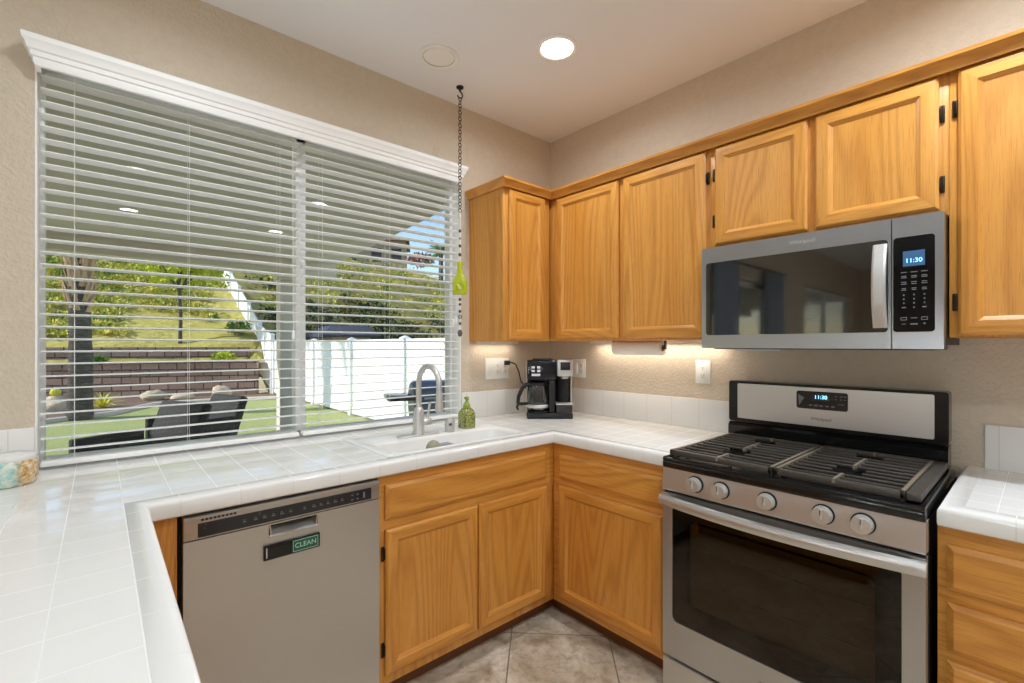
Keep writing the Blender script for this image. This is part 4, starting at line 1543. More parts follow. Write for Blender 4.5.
# ================================================================== outdoors
GZ = -0.15
FX = 1.75            # side fence
def y_wall(x):
    return 14.6 - 0.45 * x if x < FX else 14.2 + 0.5 * (x - FX)

def ground_z(x, y):
    if x > FX:
        s_ = y - y_wall(x)
        z = GZ + (0 if s_ < 0 else 0.55 * s_ if s_ < 15 else 8.25 + 0.25 * (s_ - 15))
        if s_ > 0:
            z += 0.25 * mnoise.noise(Vector((x * 0.4, y * 0.4, 0)))
        return z
    s_ = y - y_wall(x)
    if s_ < 0.16:
        return GZ
    if s_ < 0.95:
        return 0.80
    if s_ < 1.11:
        return 0.80
    z = 1.28 + 0.44 * (s_ - 1.11)
    if s_ > 16:
        z = 1.28 + 0.44 * 14.9 + 0.2 * (s_ - 16)
    return z + 0.22 * mnoise.noise(Vector((x * 0.5, y * 0.5, 3)))


def soil(name, a, b_, c, sc=6.0):
    t = NT(name)
    v = t.coord()
    n = t.noise(v, sc, 6.0, 0.65)
    n2 = t.noise(v, 0.8, 3.0)
    col = t.ramp(n, [(0.3, lin(a)), (0.5, lin(b_)), (0.7, lin(c))])
    t.set(color=t.mix(t.rng(n2, 0.35, 0.65), col, lin(b_)), rough=0.95, spec=0.1)
    t.bump(n, 0.8, 0.06)
    return t.m


M['lawn'] = soil('turf_green', (140, 148, 92), (164, 172, 112), (188, 192, 136), 30.0)
M['mulch'] = soil('brown_mulch', (84, 66, 58), (128, 106, 94), (176, 158, 144), 40.0)
M['slope'] = soil('dry_slope', (112, 112, 52), (170, 160, 88), (212, 196, 128), 6.0)
M['slope_far'] = soil('brushy_slope', (104, 96, 52), (166, 152, 88), (200, 184, 122), 1.6)


def leafmat(name, cols, rough=0.7):
    t = NT(name)
    v = t.coord()
    n = t.noise(v, 1.6, 3.0, 0.6)
    n2 = t.noise(v, 25.0, 2.0, 0.6)
    f = t.math('ADD', t.math('MULTIPLY', n, 0.55), t.math('MULTIPLY', n2, 0.45))
    k = len(cols)
    t.set(color=t.ramp(f, [(0.34 + 0.32 * i / (k - 1), lin(c)) for i, c in enumerate(cols)]), rough=rough, spec=0.2)
    return t.m


M['cover'] = leafmat('yellow_green_cover', [(128, 136, 52), (176, 176, 74), (214, 204, 96), (228, 210, 124)])
M['lime_leaf'] = leafmat('lime_foliage', [(128, 150, 30), (178, 192, 44), (212, 216, 80)])
M['shade_leaf'] = leafmat('shaded_foliage', [(26, 44, 34), (40, 62, 42), (58, 80, 50)])  # dark green that stands in for shade on the far hillside
M['mid_leaf'] = leafmat('mid_green_foliage', [(52, 92, 36), (82, 126, 50), (120, 156, 74)])
M['yellow_leaf'] = leafmat('yellow_blades', [(176, 180, 46), (214, 208, 74), (232, 226, 120)])
M['rust_leaf'] = leafmat('rusty_foliage', [(92, 44, 36), (134, 70, 54), (160, 98, 76)])

# lawn, bed and slopes
def grid_mesh(xs, ys_of, zf, skip=None):
    mb = MB()
    rows = []
    for i, x in enumerate(xs):
        rows.append([mb.v((x, y, zf(x, y))) for y in ys_of(x)])
    for i in range(len(xs) - 1):
        for j in range(len(rows[i]) - 1):
            mb.face([rows[i][j], rows[i + 1][j], rows[i + 1][j + 1], rows[i][j + 1]])
    return mb
b = MB()
b.box((-16, WT + 0.0, GZ - 0.05), (0.05, 4.3, -0.11))
struct(b.build('patio_slab', M['concrete']))
b = MB()
edge = []
for i in range(60):
    x = -16 + (FX + 16) * i / 59
    e = 12.35 - 0.35 * max(0, x) if x > -1.4 else (12.2 - 1.2 * min(1, (-1.4 - x) / 0.7) - 1.1 * min(1, max(0, (-2.0 - x) / 2.0)))
    edge.append((x, e))
for (x0, e0), (x1, e1) in zip(edge[:-1], edge[1:]):
    b.face([(x0, 4.0, GZ), (x1, 4.0, GZ), (x1, e1, GZ), (x0, e0, GZ)])
struct(b.build('lawn', M['lawn'], smooth=0))
b = MB()
cpts = [(x, e + 0.06, GZ + 0.02) for x, e in edge]
b.tube(cpts, 0.075, n=8)
struct(b.build('trim_2', M['concrete'], smooth=60))
b = MB()
for (x0, e0), (x1, e1) in zip(edge[:-1], edge[1:]):
    b.face([(x0, e0, GZ - 0.01), (x1, e1, GZ - 0.01), (x1, y_wall(x1) + 0.2, GZ - 0.01), (x0, y_wall(x0) + 0.2, GZ - 0.01)])
struct(b.build('planting_bed_ground', M['mulch'], smooth=0))
srow = [0.17, 0.5, 0.95, 1.115, 1.12] + [1.12 + 0.6 * k for k in range(1, 45)]
xs = [-26 + (FX + 26) * i / 60 for i in range(61)]
struct(grid_mesh(xs, lambda x: [y_wall(x) + s_ for s_ in srow], lambda x, y: ground_z(min(x, FX - 1e-6), y)).build('hill_slope_ground', M['slope'], smooth=80))
for p_ in bpy.data.objects['hill_slope_ground'].data.polygons:
    if p_.center.z < 0.95:
        p_.material_index = 1
bpy.data.objects['hill_slope_ground'].data.materials.append(M['mulch'])
xs = [FX + 0.001 + 60 * (i / 60) ** 1.4 for i in range(61)]
struct(grid_mesh(xs, lambda x: [-4 + (y_wall(x) + 4) * k / 6 for k in range(7)] + [y_wall(x) + 0.8 * k for k in range(1, 75)], lambda x, y: ground_z(max(x, FX + 1e-3), y)).build('far_hill_ground', M['slope_far'], smooth=80))


# retaining walls of split block
def blocks():
    t = NT('split_block')
    v = t.coord()
    br = t.new('TexBrick')
    mp = t.new('Mapping')
    mp.inputs['Rotation'].default_value = (R(90), 0, 0)
    t.link(v, mp.inputs[0])
    t.link(mp.outputs[0], br.inputs['Vector'])
    br.inputs['Scale'].default_value = 1.0
    br.inputs['Brick Width'].default_value = 0.46
    br.inputs['Row Height'].default_value = 0.20
    br.inputs['Mortar Size'].default_value = 0.02
    br.inputs['Mortar Smooth'].default_value = 0.6
    br.inputs['Color1'].default_value = lin((176, 148, 132))
    br.inputs['Color2'].default_value = lin((146, 120, 108))
    br.inputs['Mortar'].default_value = lin((66, 54, 50))
    n = t.noise(v, 14.0, 5.0, 0.7)
    t.set(color=t.mix(t.rng(n, 0.4, 0.7, 0, 0.5), br.outputs[0], lin((186, 158, 140))), rough=0.95, spec=0.1)
    t.bump(t.math('SUBTRACT', n, t.math('MULTIPLY', br.outputs['Fac'], 1.2)), 0.9, 0.05)
    return t.m
M['block'] = blocks()
ang = math.atan(-0.45)
def retaining(off, z0, z1, label, caplabel=None):
    L = (FX + 14) / math.cos(ang)
    r = empty('retaining_wall', label, 'retaining wall', (-14, y_wall(-14) + off, z0), ang)
    mb = MB(); mb.box((0, 0, 0), (L - 0.42, 0.28, z1 - z0 - 0.09)); mb.build('block_courses', M['block'], r, local=True)
    mb = MB(); mb.box((0, -0.03, z1 - z0 - 0.09), (L - 0.42, 0.30, z1 - z0), 0, 0.015); mb.build('cap_course', M['block'], r, local=True)
retaining(0.0, GZ - 0.02, 0.86, 'lower brown block retaining wall at the back of the yard')
retaining(1.0, 0.79, 1.30, 'upper brown block retaining wall, one step behind the lower one')


# leaves
def leaf_quad(mb, c, size, rnd, mi=0, up=0.3, thin=0.45):
    d = Vector((rnd.gauss(0, 1), rnd.gauss(0, 1), rnd.gauss(0, 0.7) + up)).normalized()
    w = d.orthogonal().normalized()
    w = Matrix.Rotation(rnd.uniform(0, 6.28), 3, d) @ w
    L = size * rnd.uniform(0.7, 1.3)
    mb.face([c, c + d * L * 0.5 + w * L * thin * 0.5, c + d * L, c + d * L * 0.5 - w * L * thin * 0.5], mi)


def clump(mb, c, rad, n, size, rnd, mi=0, shell=0.6, up=0.3):
    c = Vector(c)
    for _ in range(n):
        d = Vector((rnd.gauss(0, 1), rnd.gauss(0, 1), rnd.gauss(0, 1))).normalized() * (rnd.uniform(shell, 1.0))
        leaf_quad(mb, c + Vector((d.x * rad[0], d.y * rad[1], d.z * rad[2])), size, rnd, mi, up)


rnd = random.Random(11)
b = MB()
for _ in range(3000):
    x = rnd.uniform(-9, FX - 0.3)
    s_ = 1.8 + 15 * rnd.random() ** 1.15
    y = y_wall(x) + s_
    if mnoise.noise(Vector((x * 0.35, y * 0.35, 9))) < -0.35:
        continue
    if x > FX - 0.8 or (abs(x + 0.6) < 1.1 and s_ < 4) or (x > FX - 2.0 and s_ < 3.2):
        continue
    k = rnd.uniform(0.12, 0.32)
    clump(b, (x, y, ground_z(x, y) + k * 0.3), (k * 1.3, k * 1.3, k * 0.5), 26, 0.14, rnd, 0 if rnd.random() < 0.8 else 1, 0.4, 0.8)
o = b.build('ground_cover', [M['cover'], M['mid_leaf']], smooth=0)
tag(o, 'yellow-green ground cover spread over the sunny slope above the block walls', 'ground cover', kind='stuff')
b = MB()
for _ in range(1300):
    x = FX + 1.3 + 24 * rnd.random() ** 1.2
    y = y_wall(x) + 0.5 + 17 * rnd.random()
    if mnoise.noise(Vector((x * 0.25, y * 0.25, 4))) < -0.25:
        continue
    k = rnd.uniform(0.3, 0.75)
    f = (y - y_wall(x)) / 17
    if 3.5 < x < 8.5 and y < 17.5:
        continue
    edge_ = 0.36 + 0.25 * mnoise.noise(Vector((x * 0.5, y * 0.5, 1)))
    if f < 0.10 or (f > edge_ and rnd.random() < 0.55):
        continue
    dk = 2 if f < edge_ else (0 if rnd.random() < 0.7 else 1)  # lower band gets the dark leaves, painting the slope's shade
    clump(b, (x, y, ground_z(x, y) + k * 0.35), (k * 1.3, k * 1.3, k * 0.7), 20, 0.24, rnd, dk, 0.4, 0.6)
o = b.build('hillside_brush', [M['cover'], M['mid_leaf'], M['shade_leaf']], smooth=0)
tag(o, 'low brush covering the far hillside behind the white side fence', 'brush', kind='stuff')

# patio cover
M['patio_paint'] = plain('patio_cover_paint', (222, 219, 206), 0.8)
def patio_z(y):
    return 2.578 - 0.0595 * y
PX0, PX1 = -13.0, -0.098
PYE = 4.2  # overhang added past the beam to keep sun off the post
b = MB()
b.prism([(PX0, WT, patio_z(WT)), (PX0, PYE, patio_z(PYE)), (PX0, PYE, patio_z(PYE) + 0.16), (PX0, WT, patio_z(WT) + 0.16)], (PX1 - PX0, 0, 0))
struct(b.build('patio_roof', M['patio_paint'], smooth=0))
b = MB(); b.box((PX0, 3.53, 2.195), (PX1 - 0.02, 3.66, patio_z(3.66) - 0.001), 0, 0.006)
struct(b.build('patio_beam', M['patio_paint']))
for px in (-0.705, -4.9, -9.0):
    b = MB(); b.box((px - 0.068, 3.525, GZ), (px + 0.068, 3.665, 2.1945), 0, 0.006)
    b.box((px - 0.095, 3.50, 2.10), (px + 0.095, 3.69, 2.1945), 0, 0.006)
    b.box((px - 0.095, 3.50, GZ), (px + 0.095, 3.69, 0.06), 0, 0.006)
    o = b.build('patio_post', M['patio_paint'], loc=(px, 3.595, GZ))
    if px == -0.705:
        tag(o, 'square beige patio post standing outside the middle of the window', 'post')
    else:
        struct(o)

# white vinyl side fence: level run
def fence_panel(root, y0, y1, z0, z1, zb0=None, zb1=None):
    mb = MB()
    nb = max(2, int(abs(y1 - y0) / 0.15))
    for k in range(nb):
        a, c = y0 + (y1 - y0) * k / nb, y0 + (y1 - y0) * (k + 1) / nb
        mb.box((FX + 0.012, a + 0.002, z0 + 0.08), (FX + 0.034, c - 0.002, z1 - 0.06), 0, 0.002, 1)
    mb.box((FX, y0, z1 - 0.09), (FX + 0.046, y1, z1), 0, 0.004)
    mb.box((FX, y0, z0 + 0.04), (FX + 0.046, y1, z0 + 0.16), 0, 0.004)
    mb.build('panel', M['vinyl'], root)
def fence_post(root, y, z0, z1):
    mb = MB()
    mb.box((FX - 0.04, y - 0.063, z0), (FX + 0.086, y + 0.063, z1), 0, 0.004)
    mb.build('post', M['vinyl'], root)
    mb = MB()
    c = (FX + 0.023, y)
    mb.loft([[(c[0] + sx * w, c[1] + sy * w, z) for sx, sy in ((-1, -1), (1, -1), (1, 1), (-1, 1))] for w, z in ((0.075, z1), (0.075, z1 + 0.02), (0.004, z1 + 0.06))])
    mb.build('post_cap', M['vinyl'], root)
r = empty('vinyl_fence', 'level white vinyl side fence behind the faucet, running along the yard', 'fence', (FX, 7, GZ))
ys = [0.6, 2.95, 5.3, 7.65, 10.0, 12.35, 13.6]
for i in range(len(ys)):
    fence_post(r, ys[i], GZ, 1.47)
    if i < len(ys) - 1:
        fence_panel(r, ys[i] + 0.063, ys[i + 1] - 0.063, GZ, 1.47)
# raked run up the slope
r = empty('vinyl_fence', 'white vinyl fence climbing the slope beside the block walls', 'fence', (FX, 18, 1.5))
def interp(tb, y):
    for (a, za), (c, zc) in zip(tb[:-1], tb[1:]):
        if y <= c or c == tb[-1][0]:
            return za + (zc - za) * (y - a) / (c - a)
TOPS = [(13.6, 1.60), (15.1, 1.92), (16.4, 2.60), (18.4, 3.56), (20.2, 4.46), (22.0, 5.4)]
BOTS = [(13.6, -0.15), (14.6, 0.10), (15.8, 0.66), (17.1, 1.27), (18.4, 2.00), (20.2, 2.84), (22.0, 3.8)]
ys = [13.85, 15.4, 16.95, 18.5, 20.05, 21.6]
for i in range(len(ys)):
    fence_post(r, ys[i], interp(BOTS, ys[i]) - 0.2, interp(TOPS, ys[i]) + 0.02)
for i in range(len(ys) - 1):
    mb = MB()
    nb = 10
    ya, yb = ys[i] + 0.064, ys[i + 1] - 0.064
    for k in range(nb):
        a, c = ya + (yb - ya) * k / nb + 0.002, ya + (yb - ya) * (k + 1) / nb - 0.002
        mb.prism([(FX + 0.012, a, interp(BOTS, a) + 0.05), (FX + 0.012, c, interp(BOTS, c) + 0.05), (FX + 0.012, c, interp(TOPS, c) - 0.05), (FX + 0.012, a, interp(TOPS, a) - 0.05)], (0.022, 0, 0))
    for tb, h0, h1 in ((TOPS, -0.09, 0.0), (BOTS, 0.03, 0.14)):
        mb.prism([(FX, ya, interp(tb, ya) + h0), (FX, yb, interp(tb, yb) + h0), (FX, yb, interp(tb, yb) + h1), (FX, ya, interp(tb, ya) + h1)], (0.046, 0, 0))
    mb.build('panel', M['vinyl'], r)

# the palm whose shadow falls on the fence
def trunkmat():
    t = NT('palm_bark')
    v = t.coord(scale=(1, 1, 7))
    n = t.noise(v, 5.0, 5.0, 0.7)
    t.set(color=t.ramp(n, [(0.3, lin((60, 57, 56))), (0.55, lin((94, 89, 85))), (0.75, lin((132, 124, 116)))]), rough=0.95, spec=0.1)
    t.bump(n, 0.8, 0.05)
    return t.m
M['bark'] = trunkmat()
M['husk'] = plain('dry_husk', (176, 146, 116), 0.95)
px, py = -2.62, 10.7
r = empty('palm_tree', 'thick-trunked palm tree on the lawn edge, left in the window', 'palm tree', (px, py, GZ))
b = MB()
pts, rs = [], []
for k in range(41):
    f = k / 40
    z = GZ + 6.4 * f
    pts.append((px + 0.02 * math.sin(9 * f), py, z))
    rs.append(0.165 + 0.05 * (1 - f) ** 6 + 0.012 * (k % 2))
b.tube(pts, rs, n=22)
b.build('trunk', M['bark'], r, smooth=40)
b = MB()
for k in range(150):
    a = rnd.uniform(0, 6.28)
    z = rnd.uniform(2.3, 6.2) if k > 40 else rnd.uniform(2.0, 3.2)
    ln = rnd.uniform(0.25, 0.5)
    c0 = Vector((px + 0.165 * math.cos(a), py + 0.165 * math.sin(a), z))
    out = Vector((math.cos(a), math.sin(a), 0))
    tn = Vector((-out.y, out.x, 0)) * rnd.uniform(0.05, 0.09)
    b.loft([[c0 - tn, c0 + tn, c0 + tn * 0.7 + out * 0.02, c0 - tn * 0.7 + out * 0.02],
            [c0 + out * 0.10 + Vector((0, 0, ln)) - tn * 0.4, c0 + out * 0.10 + Vector((0, 0, ln)) + tn * 0.4, c0 + out * 0.12 + Vector((0, 0, ln)) + tn * 0.3, c0 + out * 0.12 + Vector((0, 0, ln)) - tn * 0.3]])
b.build('frond_husks', M['husk'], r, smooth=0)
def frond(mb, base, a, el, ln, droop, rnd, m=0, lf=0.45, n=16):
    d = Vector((math.cos(a), math.sin(a), 0))
    p = Vector(base)
    pts = []
    e = el
    for k in range(n):
        pts.append(p.copy())
        p = p + (d * math.cos(e) + Vector((0, 0, math.sin(e)))) * (ln / n)
        e -= droop / n
    side = Vector((-d.y, d.x, 0))
    for k in range(1, n):
        f = k / n
        w = lf * math.sin(math.pi * min(0.98, 0.12 + 0.9 * f)) + 0.05
        t = (pts[k] - pts[k - 1]).normalized()
        for s_ in (-1, 1):
            tip = pts[k] + side * s_ * w + t * w * 0.5 - Vector((0, 0, w * 0.35))
            mb.face([pts[k - 1], pts[k], tip], m)
    mb.tube(pts, [0.025 * (1 - k / n) + 0.006 for k in range(n)], m, n=5)
b = MB()
for k in range(30):
    frond(b, (px, py, GZ + 6.35), k * 2.4 + rnd.uniform(-.2, .2), rnd.uniform(-0.1, 1.2), rnd.uniform(2.0, 2.8), rnd.uniform(0.9, 1.7), rnd)
b.build('fronds', M['mid_leaf'], r, smooth=0)


# smaller plants, each with its own place
def at(u, v, depth):
    F = Vector((math.sin(R(41.328)), math.cos(R(41.328)), 0))
    Rr = Vector((F.y, -F.x, 0))
    return Vector((-2.3153, -2.2374, 1.3523)) + (F + Rr * ((u - 512) / 469.28) + Vector((0, 0, (345.39 - v) / 469.28))) * depth
def blade_plant(name, label, cat, c, n, ln, m, spread=1.0, w=0.05):
    c = Vector(c)
    r = empty(name, label, cat, c)
    mb = MB()
    for k in range(n):
        a = k * 2.39996
        el = R(82) - R(62) * spread * (k / n)
        d = Vector((math.cos(a), math.sin(a), 0))
        sd = Vector((-d.y, d.x, 0))
        p0 = c + d * 0.03
        L = ln * rnd.uniform(0.8, 1.1)
        p1 = p0 + (d * math.cos(el) + Vector((0, 0, math.sin(el)))) * L * 0.6
        p2 = p1 + (d * math.cos(el - 0.5) + Vector((0, 0, math.sin(el - 0.5)))) * L * 0.4
        up = Vector((0, 0, w * 0.3))
        mb.loft([[p0 - sd * w * 0.5, p0 + sd * w * 0.5, p0 + up], [p1 - sd * w * 0.5, p1 + sd * w * 0.5, p1 + up], [p2 - sd * 0.003, p2 + sd * 0.003, p2 + up * 0.1]])
    mb.build('blades', m, r, smooth=0)
    return r
def bush(name, label, cat, c, rad, m, n=500, size=0.14, base=True):
    c = Vector(c)
    r = empty(name, label, cat, c)
    mb = MB()
    q = Vector((0, 0, rad[2]))
    clump(mb, c + q, rad, n, size, rnd, 0, 0.5, 0.5)
    mb.build('foliage', m, r, smooth=0)
    mb = MB()
    for k in range(5):
        a = k * 1.257
        mb.tube([c - Vector((0, 0, 0.05)), c + Vector((math.cos(a) * rad[0] * 0.4, math.sin(a) * rad[1] * 0.4, rad[2] * 1.2))], [0.02, 0.008], n=5)
    mb.build('stems', M['husk'], r)
    return r
def on_ground(u, v, depth):
    p = at(u, v, depth)
    return (p.x, p.y, ground_z(p.x, p.y))
def on_wall_line(u, off):
    """point on the line y = y_wall(x) + off below picture column u"""
    d = at(u, 345.39, 1.0) - Vector((-2.3153, -2.2374, 1.3523))
    t_ = (14.6 + off - 0.45 * -2.3153 + 2.2374) / (d.y + 0.45 * d.x)
    x, y = -2.3153 + d.x * t_, -2.2374 + d.y * t_
    return (x, y, ground_z(x, y))
blade_plant('strappy_plant', 'bright green strappy plant on the upper wall step, right of the palm trunk', 'plant', on_wall_line(100, 0.58), 46, 0.33, M['mid_leaf'], 1.0, 0.06)
blade_plant('strappy_plant', 'yellow-green spiky plant low in the mulch right of the palm trunk', 'plant', (lambda p: (p.x, p.y, GZ))(at(103, 407, 11.4)), 36, 0.42, M['yellow_leaf'], 1.15, 0.035)
bush('low_shrub', 'small yellow-green shrub on the lower wall step, near the stepping fence', 'shrub', on_wall_line(224, 0.64), (0.36, 0.26, 0.16), M['lime_leaf'], 420, 0.10)
bush('low_shrub', 'dark green shrub at the top of the upper wall beside the stepping fence', 'shrub', on_wall_line(238, 1.7), (0.40, 0.40, 0.26), M['mid_leaf'], 420, 0.12)
p = at(55.5, 392, 11.6)
r = empty('round_cactus', 'yellow ball-shaped plant on a stone, left of the palm trunk', 'cactus', (p.x, p.y, GZ))
b = MB()
b.M = Matrix.Translation((p.x, p.y, 0.19))
lo = []
for i in range(11):
    th = math.pi * i / 10
    lo.append([Vector((0.10 * max(math.sin(th), 1e-3) * (1 + 0.07 * math.cos(12 * 2 * math.pi * j / 48)) * math.cos(2 * math.pi * j / 48), 0.10 * max(math.sin(th), 1e-3) * (1 + 0.07 * math.cos(12 * 2 * math.pi * j / 48)) * math.sin(2 * math.pi * j / 48), -0.10 * math.cos(th))) for j in range(48)])
b.loft(lo)
b.build('ribbed_ball', M['yellow_leaf'], r, smooth=60)
def rock(c, rad, label, parent=None, name='boulder'):
    mb = MB()
    lo = []
    for i in range(9):
        th = math.pi * i / 8
        lo.append([])
        for j in range(14):
            a = 2 * math.pi * j / 14
            d = Vector((max(math.sin(th), 1e-3) * math.cos(a), max(math.sin(th), 1e-3) * math.sin(a), -math.cos(th)))
            k = 1 + 0.35 * mnoise.noise(d * 1.7 + Vector(c))
            lo[-1].append(Vector(c) + Vector((d.x * rad[0] * k, d.y * rad[1] * k, d.z * rad[2] * k)))
    mb.loft(lo)
    if parent:
        return mb.build(name, M['rock'], parent, smooth=50)
    o = mb.build(name, M['rock'], loc=c, smooth=50)
    return tag(o, label, 'rock')
M['rock'] = soil('pale_rock', (150, 132, 112), (196, 178, 154), (224, 210, 190), 8.0)
rock((p.x, p.y, -0.02), (0.24, 0.20, 0.135), '', r, 'stone')
for u, v, dpt, rad, lab in ((58, 412, 10.6, (0.32, 0.22, 0.16), 'pale boulder in the mulch just left of the palm trunk'),
                            (153, 392, 13.0, (0.30, 0.22, 0.17), 'pale flat rock at the foot of the lower wall, left one'),
                            (183, 396, 12.9, (0.30, 0.20, 0.12), 'pale flat rock beside the bed edging, middle of the lawn'),
                            (222, 391, 13.6, (0.26, 0.22, 0.22), 'round pale rock at the foot of the lower wall near the fence')):
    q = at(u, v, dpt)
    rock((q.x, q.y, GZ + rad[2] * 0.5), rad, lab)

# weeping lime-leaved tree standing on the slope
c = Vector(on_wall_line(180, 1.5))
r = empty('weeping_tree', 'slender tree with drooping lime-yellow foliage on the slope, left of the stepping fence', 'tree', c)
b = MB()
b.tube([c - Vector((0, 0, 0.1)), c + Vector((0.02, 0, 0.9)), c + Vector((-0.03, 0.05, 1.9)), c + Vector((0.1, 0.0, 2.8))], [0.06, 0.05, 0.045, 0.03], n=10)
for k in range(7):
    a = k * 0.9
    b.tube([c + Vector((0, 0, 1.7)), c + Vector((0.6 * math.cos(a), 0.6 * math.sin(a), 2.5)), c + Vector((1.15 * math.cos(a), 1.0 * math.sin(a), 2.6))], [0.03, 0.018, 0.008], n=6)
b.build('trunk', M['bark'], r, smooth=60)
b = MB()
for k in range(52):
    a = rnd.uniform(0, 6.28)
    q = rnd.random() ** 0.5
    tip = c + Vector((1.25 * q * math.cos(a), 1.1 * q * math.sin(a), 3.1 - 0.45 * q + rnd.uniform(-0.2, 0.4)))
    for j in range(6):
        clump(b, tip - Vector((0, 0, 0.13 * j)), (0.16, 0.16, 0.12), 8, 0.15, rnd, 0, 0.2, -0.6)
b.build('foliage', M['lime_leaf'], r, smooth=0)

# dense trees left of the view: their crowns stand above the patio cover and shade the hillside to the right
def big_tree(c, hgt, rad, label, m):
    c = Vector(c)
    r = empty('shade_tree', label, 'tree', c)
    mb = MB()
    mb.tube([c - Vector((0, 0, 0.2)), c + Vector((0.05, 0, hgt * 0.4)), c + Vector((0, 0, hgt * 0.7))], [0.17, 0.13, 0.08], n=12)
    mb.build('trunk', M['bark'], r, smooth=60)
    mb = MB()
    for k in range(46):
        d = Vector((rnd.gauss(0, 1), rnd.gauss(0, 1), rnd.gauss(0, 1))).normalized() * rnd.uniform(0.3, 1)
        clump(mb, c + Vector((d.x * rad[0], d.y * rad[1], hgt + d.z * rad[2])), (0.8, 0.8, 0.65), 70, 0.32, rnd, 0, 0.3, 0.3)
    mb.build('crown', m, r, smooth=0)

# neighbour's shed beyond the fence
r = empty('garden_shed', 'small dark-roofed shed beyond the level white fence', 'shed', (5.0, 14, GZ))
hx0_, hx1_ = at(318, 340, 16.0).x, at(383, 340, 16.0).x
b = MB(); b.box((hx0_ + 0.2, 13.4, GZ), (hx1_ - 0.1, 15.4, 1.62)); b.build('walls', plain('shed_stucco', (196, 176, 146), 0.9), r)
b = MB()
q0, q1 = hx0_ - 0.25, hx1_ + 0.15
b.loft([[(q0, 13.1, 1.62), (q1, 13.1, 1.62), (q1, 15.7, 1.62), (q0, 15.7, 1.62)], [(q0, 13.1, 1.70), (q1, 13.1, 1.70), (q1, 15.7, 1.70), (q0, 15.7, 1.70)], [(q0 + 0.7, 14.1, 2.05), (q1 - 0.05, 14.1, 2.05), (q1 - 0.05, 14.7, 2.05), (q0 + 0.7, 14.7, 2.05)]])
b.build('roof', plain('slate_roof', (52, 58, 72), 0.8), r, smooth=0)
b = MB(); b.box((hx0_ + 0.7, 13.37, 0.6), (hx0_ + 1.4, 13.41, 1.4), 0, 0.01); b.build('shed_window', M['panel'], r)

# house and plants on the crest
q = at(380, 266, 55)
r = empty('hilltop_house', 'grey-brown house on the crest of the hill, under the patio cover edge', 'house', (q.x, q.y, q.z))
M['house'] = plain('house_stucco', (150, 138, 124), 0.9)
b = MB()
b.M = Matrix.Translation((q.x, q.y, q.z)) @ Matrix.Rotation(R(-30), 4, 'Z')
b.box((-5, -2, -2.5), (3.0, 4, 2.6))
loc(b, 'walls', M['house'], r)
o = r.children[-1]
b = MB()
b.loft([[(-5.5, -2.5, 2.6), (3.4, -2.5, 2.6), (3.4, 4.5, 2.6), (-5.5, 4.5, 2.6)], [(-3.5, 0.8, 4.0), (1.5, 0.8, 4.0), (1.5, 1.2, 4.0), (-3.5, 1.2, 4.0)]])
rf = MB()
for ob, nm in ((b, 'roof'),):
    ob.M = None
    loc(ob, nm, plain('brown_roof', (120, 96, 84), 0.9), r, 0)
b = MB()
for x in (-3.5, -0.8, 1.4):
    b.box((x, -2.04, 0.2), (x + 1.1, -1.98, 1.7))
loc(b, 'windows', M['panel'], r)
o.data.transform((Matrix.Translation((q.x, q.y, q.z)) @ Matrix.Rotation(R(-30), 4, 'Z')).inverted())
r.rotation_euler = (0, 0, R(-30))
q = at(421, 268, 47)
bush('rusty_bush', 'reddish-brown bush on the hill crest, right of the house', 'bush', (q.x, q.y, q.z), (1.5, 1.2, 0.75), M['rust_leaf'], 700, 0.3)
q = at(441, 268, 42)
r = empty('crest_palm', 'feathery palm against the blue sky on the hill crest', 'palm tree', (q.x, q.y, q.z))
b = MB(); b.tube([q - Vector((0, 0, 1.2)), q + Vector((0, 0, 1.4))], [0.22, 0.18], n=12); b.build('trunk', M['bark'], r, smooth=60)
b = MB()
for k in range(34):
    frond(b, q + Vector((0, 0, 1.35)), k * 2.4, rnd.uniform(-0.3, 1.3), rnd.uniform(1.3, 1.9), rnd.uniform(0.6, 1.4), rnd, 0, 0.32)
b.build('fronds', M['mid_leaf'], r, smooth=0)

# patio furniture
PZ = -0.11
def cushion(mb, a, c, bev=0.03, m=0):
    mb.box(a, c, m, bev, 3)
def patio_chair(label, x, y, rz, back=0.60, lean=24):
    r = empty('patio_chair', label, 'patio chair', (x, y, PZ), R(rz), group='charcoal patio chairs')
    b = MB()
    for xx in (-0.32, 0.27):
        for yy in (-0.32, 0.24):
            b.box((xx, yy, 0.0), (xx + 0.05, yy + 0.05, 0.27), 0, 0.004)
    b.box((-0.33, -0.34, 0.25), (0.33, 0.30, 0.31), 0, 0.01)
    loc(b, 'base_frame', M['black_satin'], r)
    b = MB(); cushion(b, (-0.30, -0.36, 0.31), (0.30, 0.20, 0.46), 0.04); loc(b, 'seat_cushion', M['cloth_dark'], r)
    b = MB(); b.M = Matrix.Translation((0, 0.24, 0.34)) @ Matrix.Rotation(R(-lean), 4, 'X'); cushion(b, (-0.33, -0.05, 0.0), (0.33, 0.06, back), 0.04); loc(b, 'backrest', M['cloth_dark'], r)
    for xx in (-0.39, 0.32):
        b = MB(); b.box((xx, -0.36, 0.29), (xx + 0.07, 0.24, 0.62), 0, 0.02, 3); loc(b, 'armrest', M['cloth_dark'], r)
    return r
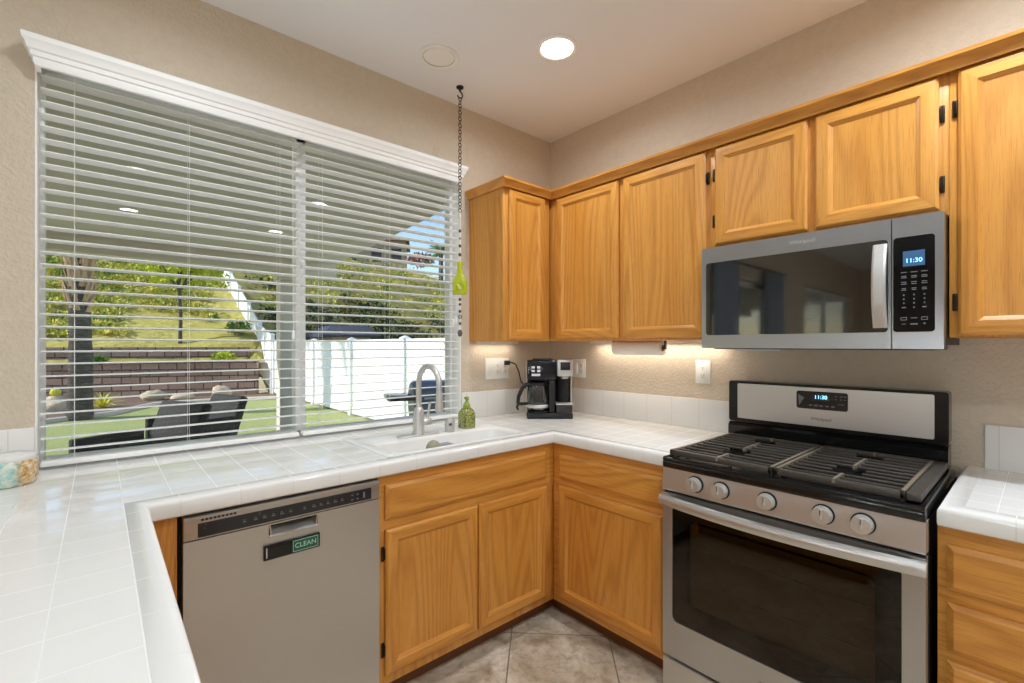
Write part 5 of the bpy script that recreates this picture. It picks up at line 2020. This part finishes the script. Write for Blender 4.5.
pa = at(140, 420, 4.4)
patio_chair('charcoal patio chair with a tall tilted back, nearest the palm trunk outside', pa.x, pa.y, -62, 0.58, 20)
pa = at(196, 430, 5.6)
patio_chair('charcoal patio chair with a low back, nearest the patio post', pa.x, pa.y, -70, 0.52, 18)
pa = at(96, 452, 3.45)
r = empty('fire_table', 'low round black fire table outside the left blind', 'fire table', (pa.x, pa.y, PZ))
b = MB(); b.lathe([(0.22, 0.0), (0.26, 0.05), (0.26, 0.50), (0.22, 0.56)], (pa.x, pa.y, PZ), n=36); b.build('drum', M['black_satin'], r, smooth=40)
b = MB(); b.lathe([(0.10, 0.60), (0.26, 0.605), (0.29, 0.62), (0.29, 0.645), (0.26, 0.665), (0.12, 0.668), (0.10, 0.63)], (pa.x, pa.y, PZ - 0.05), n=40); b.build('table_rim', M['panel'], r, smooth=40)
gq = at(437, 400, 4.9)
r = empty('barbecue_grill', 'blue-grey barbecue cart with side shelf, outside behind the faucet', 'grill', (gq.x, gq.y, GZ), R(-20))
M['slate'] = plain('slate_blue_steel', (104, 118, 140), 0.4, 0.2)
gt = at(437, 382, 4.9).z - GZ
b = MB(); b.box((-0.24, -0.25, 0.12), (0.30, 0.25, gt - 0.20), 0, 0.01); loc(b, 'cart', M['slate'], r)
b = MB(); b.lathe([(0.004, -0.30), (0.20, -0.30), (0.22, -0.27), (0.22, 0.27), (0.20, 0.30), (0.004, 0.30)], (0.03, 0, gt - 0.20), n=28, axis='x'); loc(b, 'hood', M['slate'], r)
b = MB(); b.box((-0.52, -0.22, gt - 0.16), (-0.24, 0.22, gt - 0.12), 0, 0.008); loc(b, 'side_shelf', M['panel'], r)
b = MB(); b.tube([(-0.18, -0.27, gt - 0.14), (0.24, -0.27, gt - 0.14)], 0.012, n=10); loc(b, 'hood_handle', M['nickel'], r)
for x in (-0.22, 0.24):
    b = MB(); b.lathe([(0.07, -0.02), (0.07, 0.02)], (x, 0, 0.07), n=20, axis='y'); loc(b, 'wheel', M['gasket'], r)
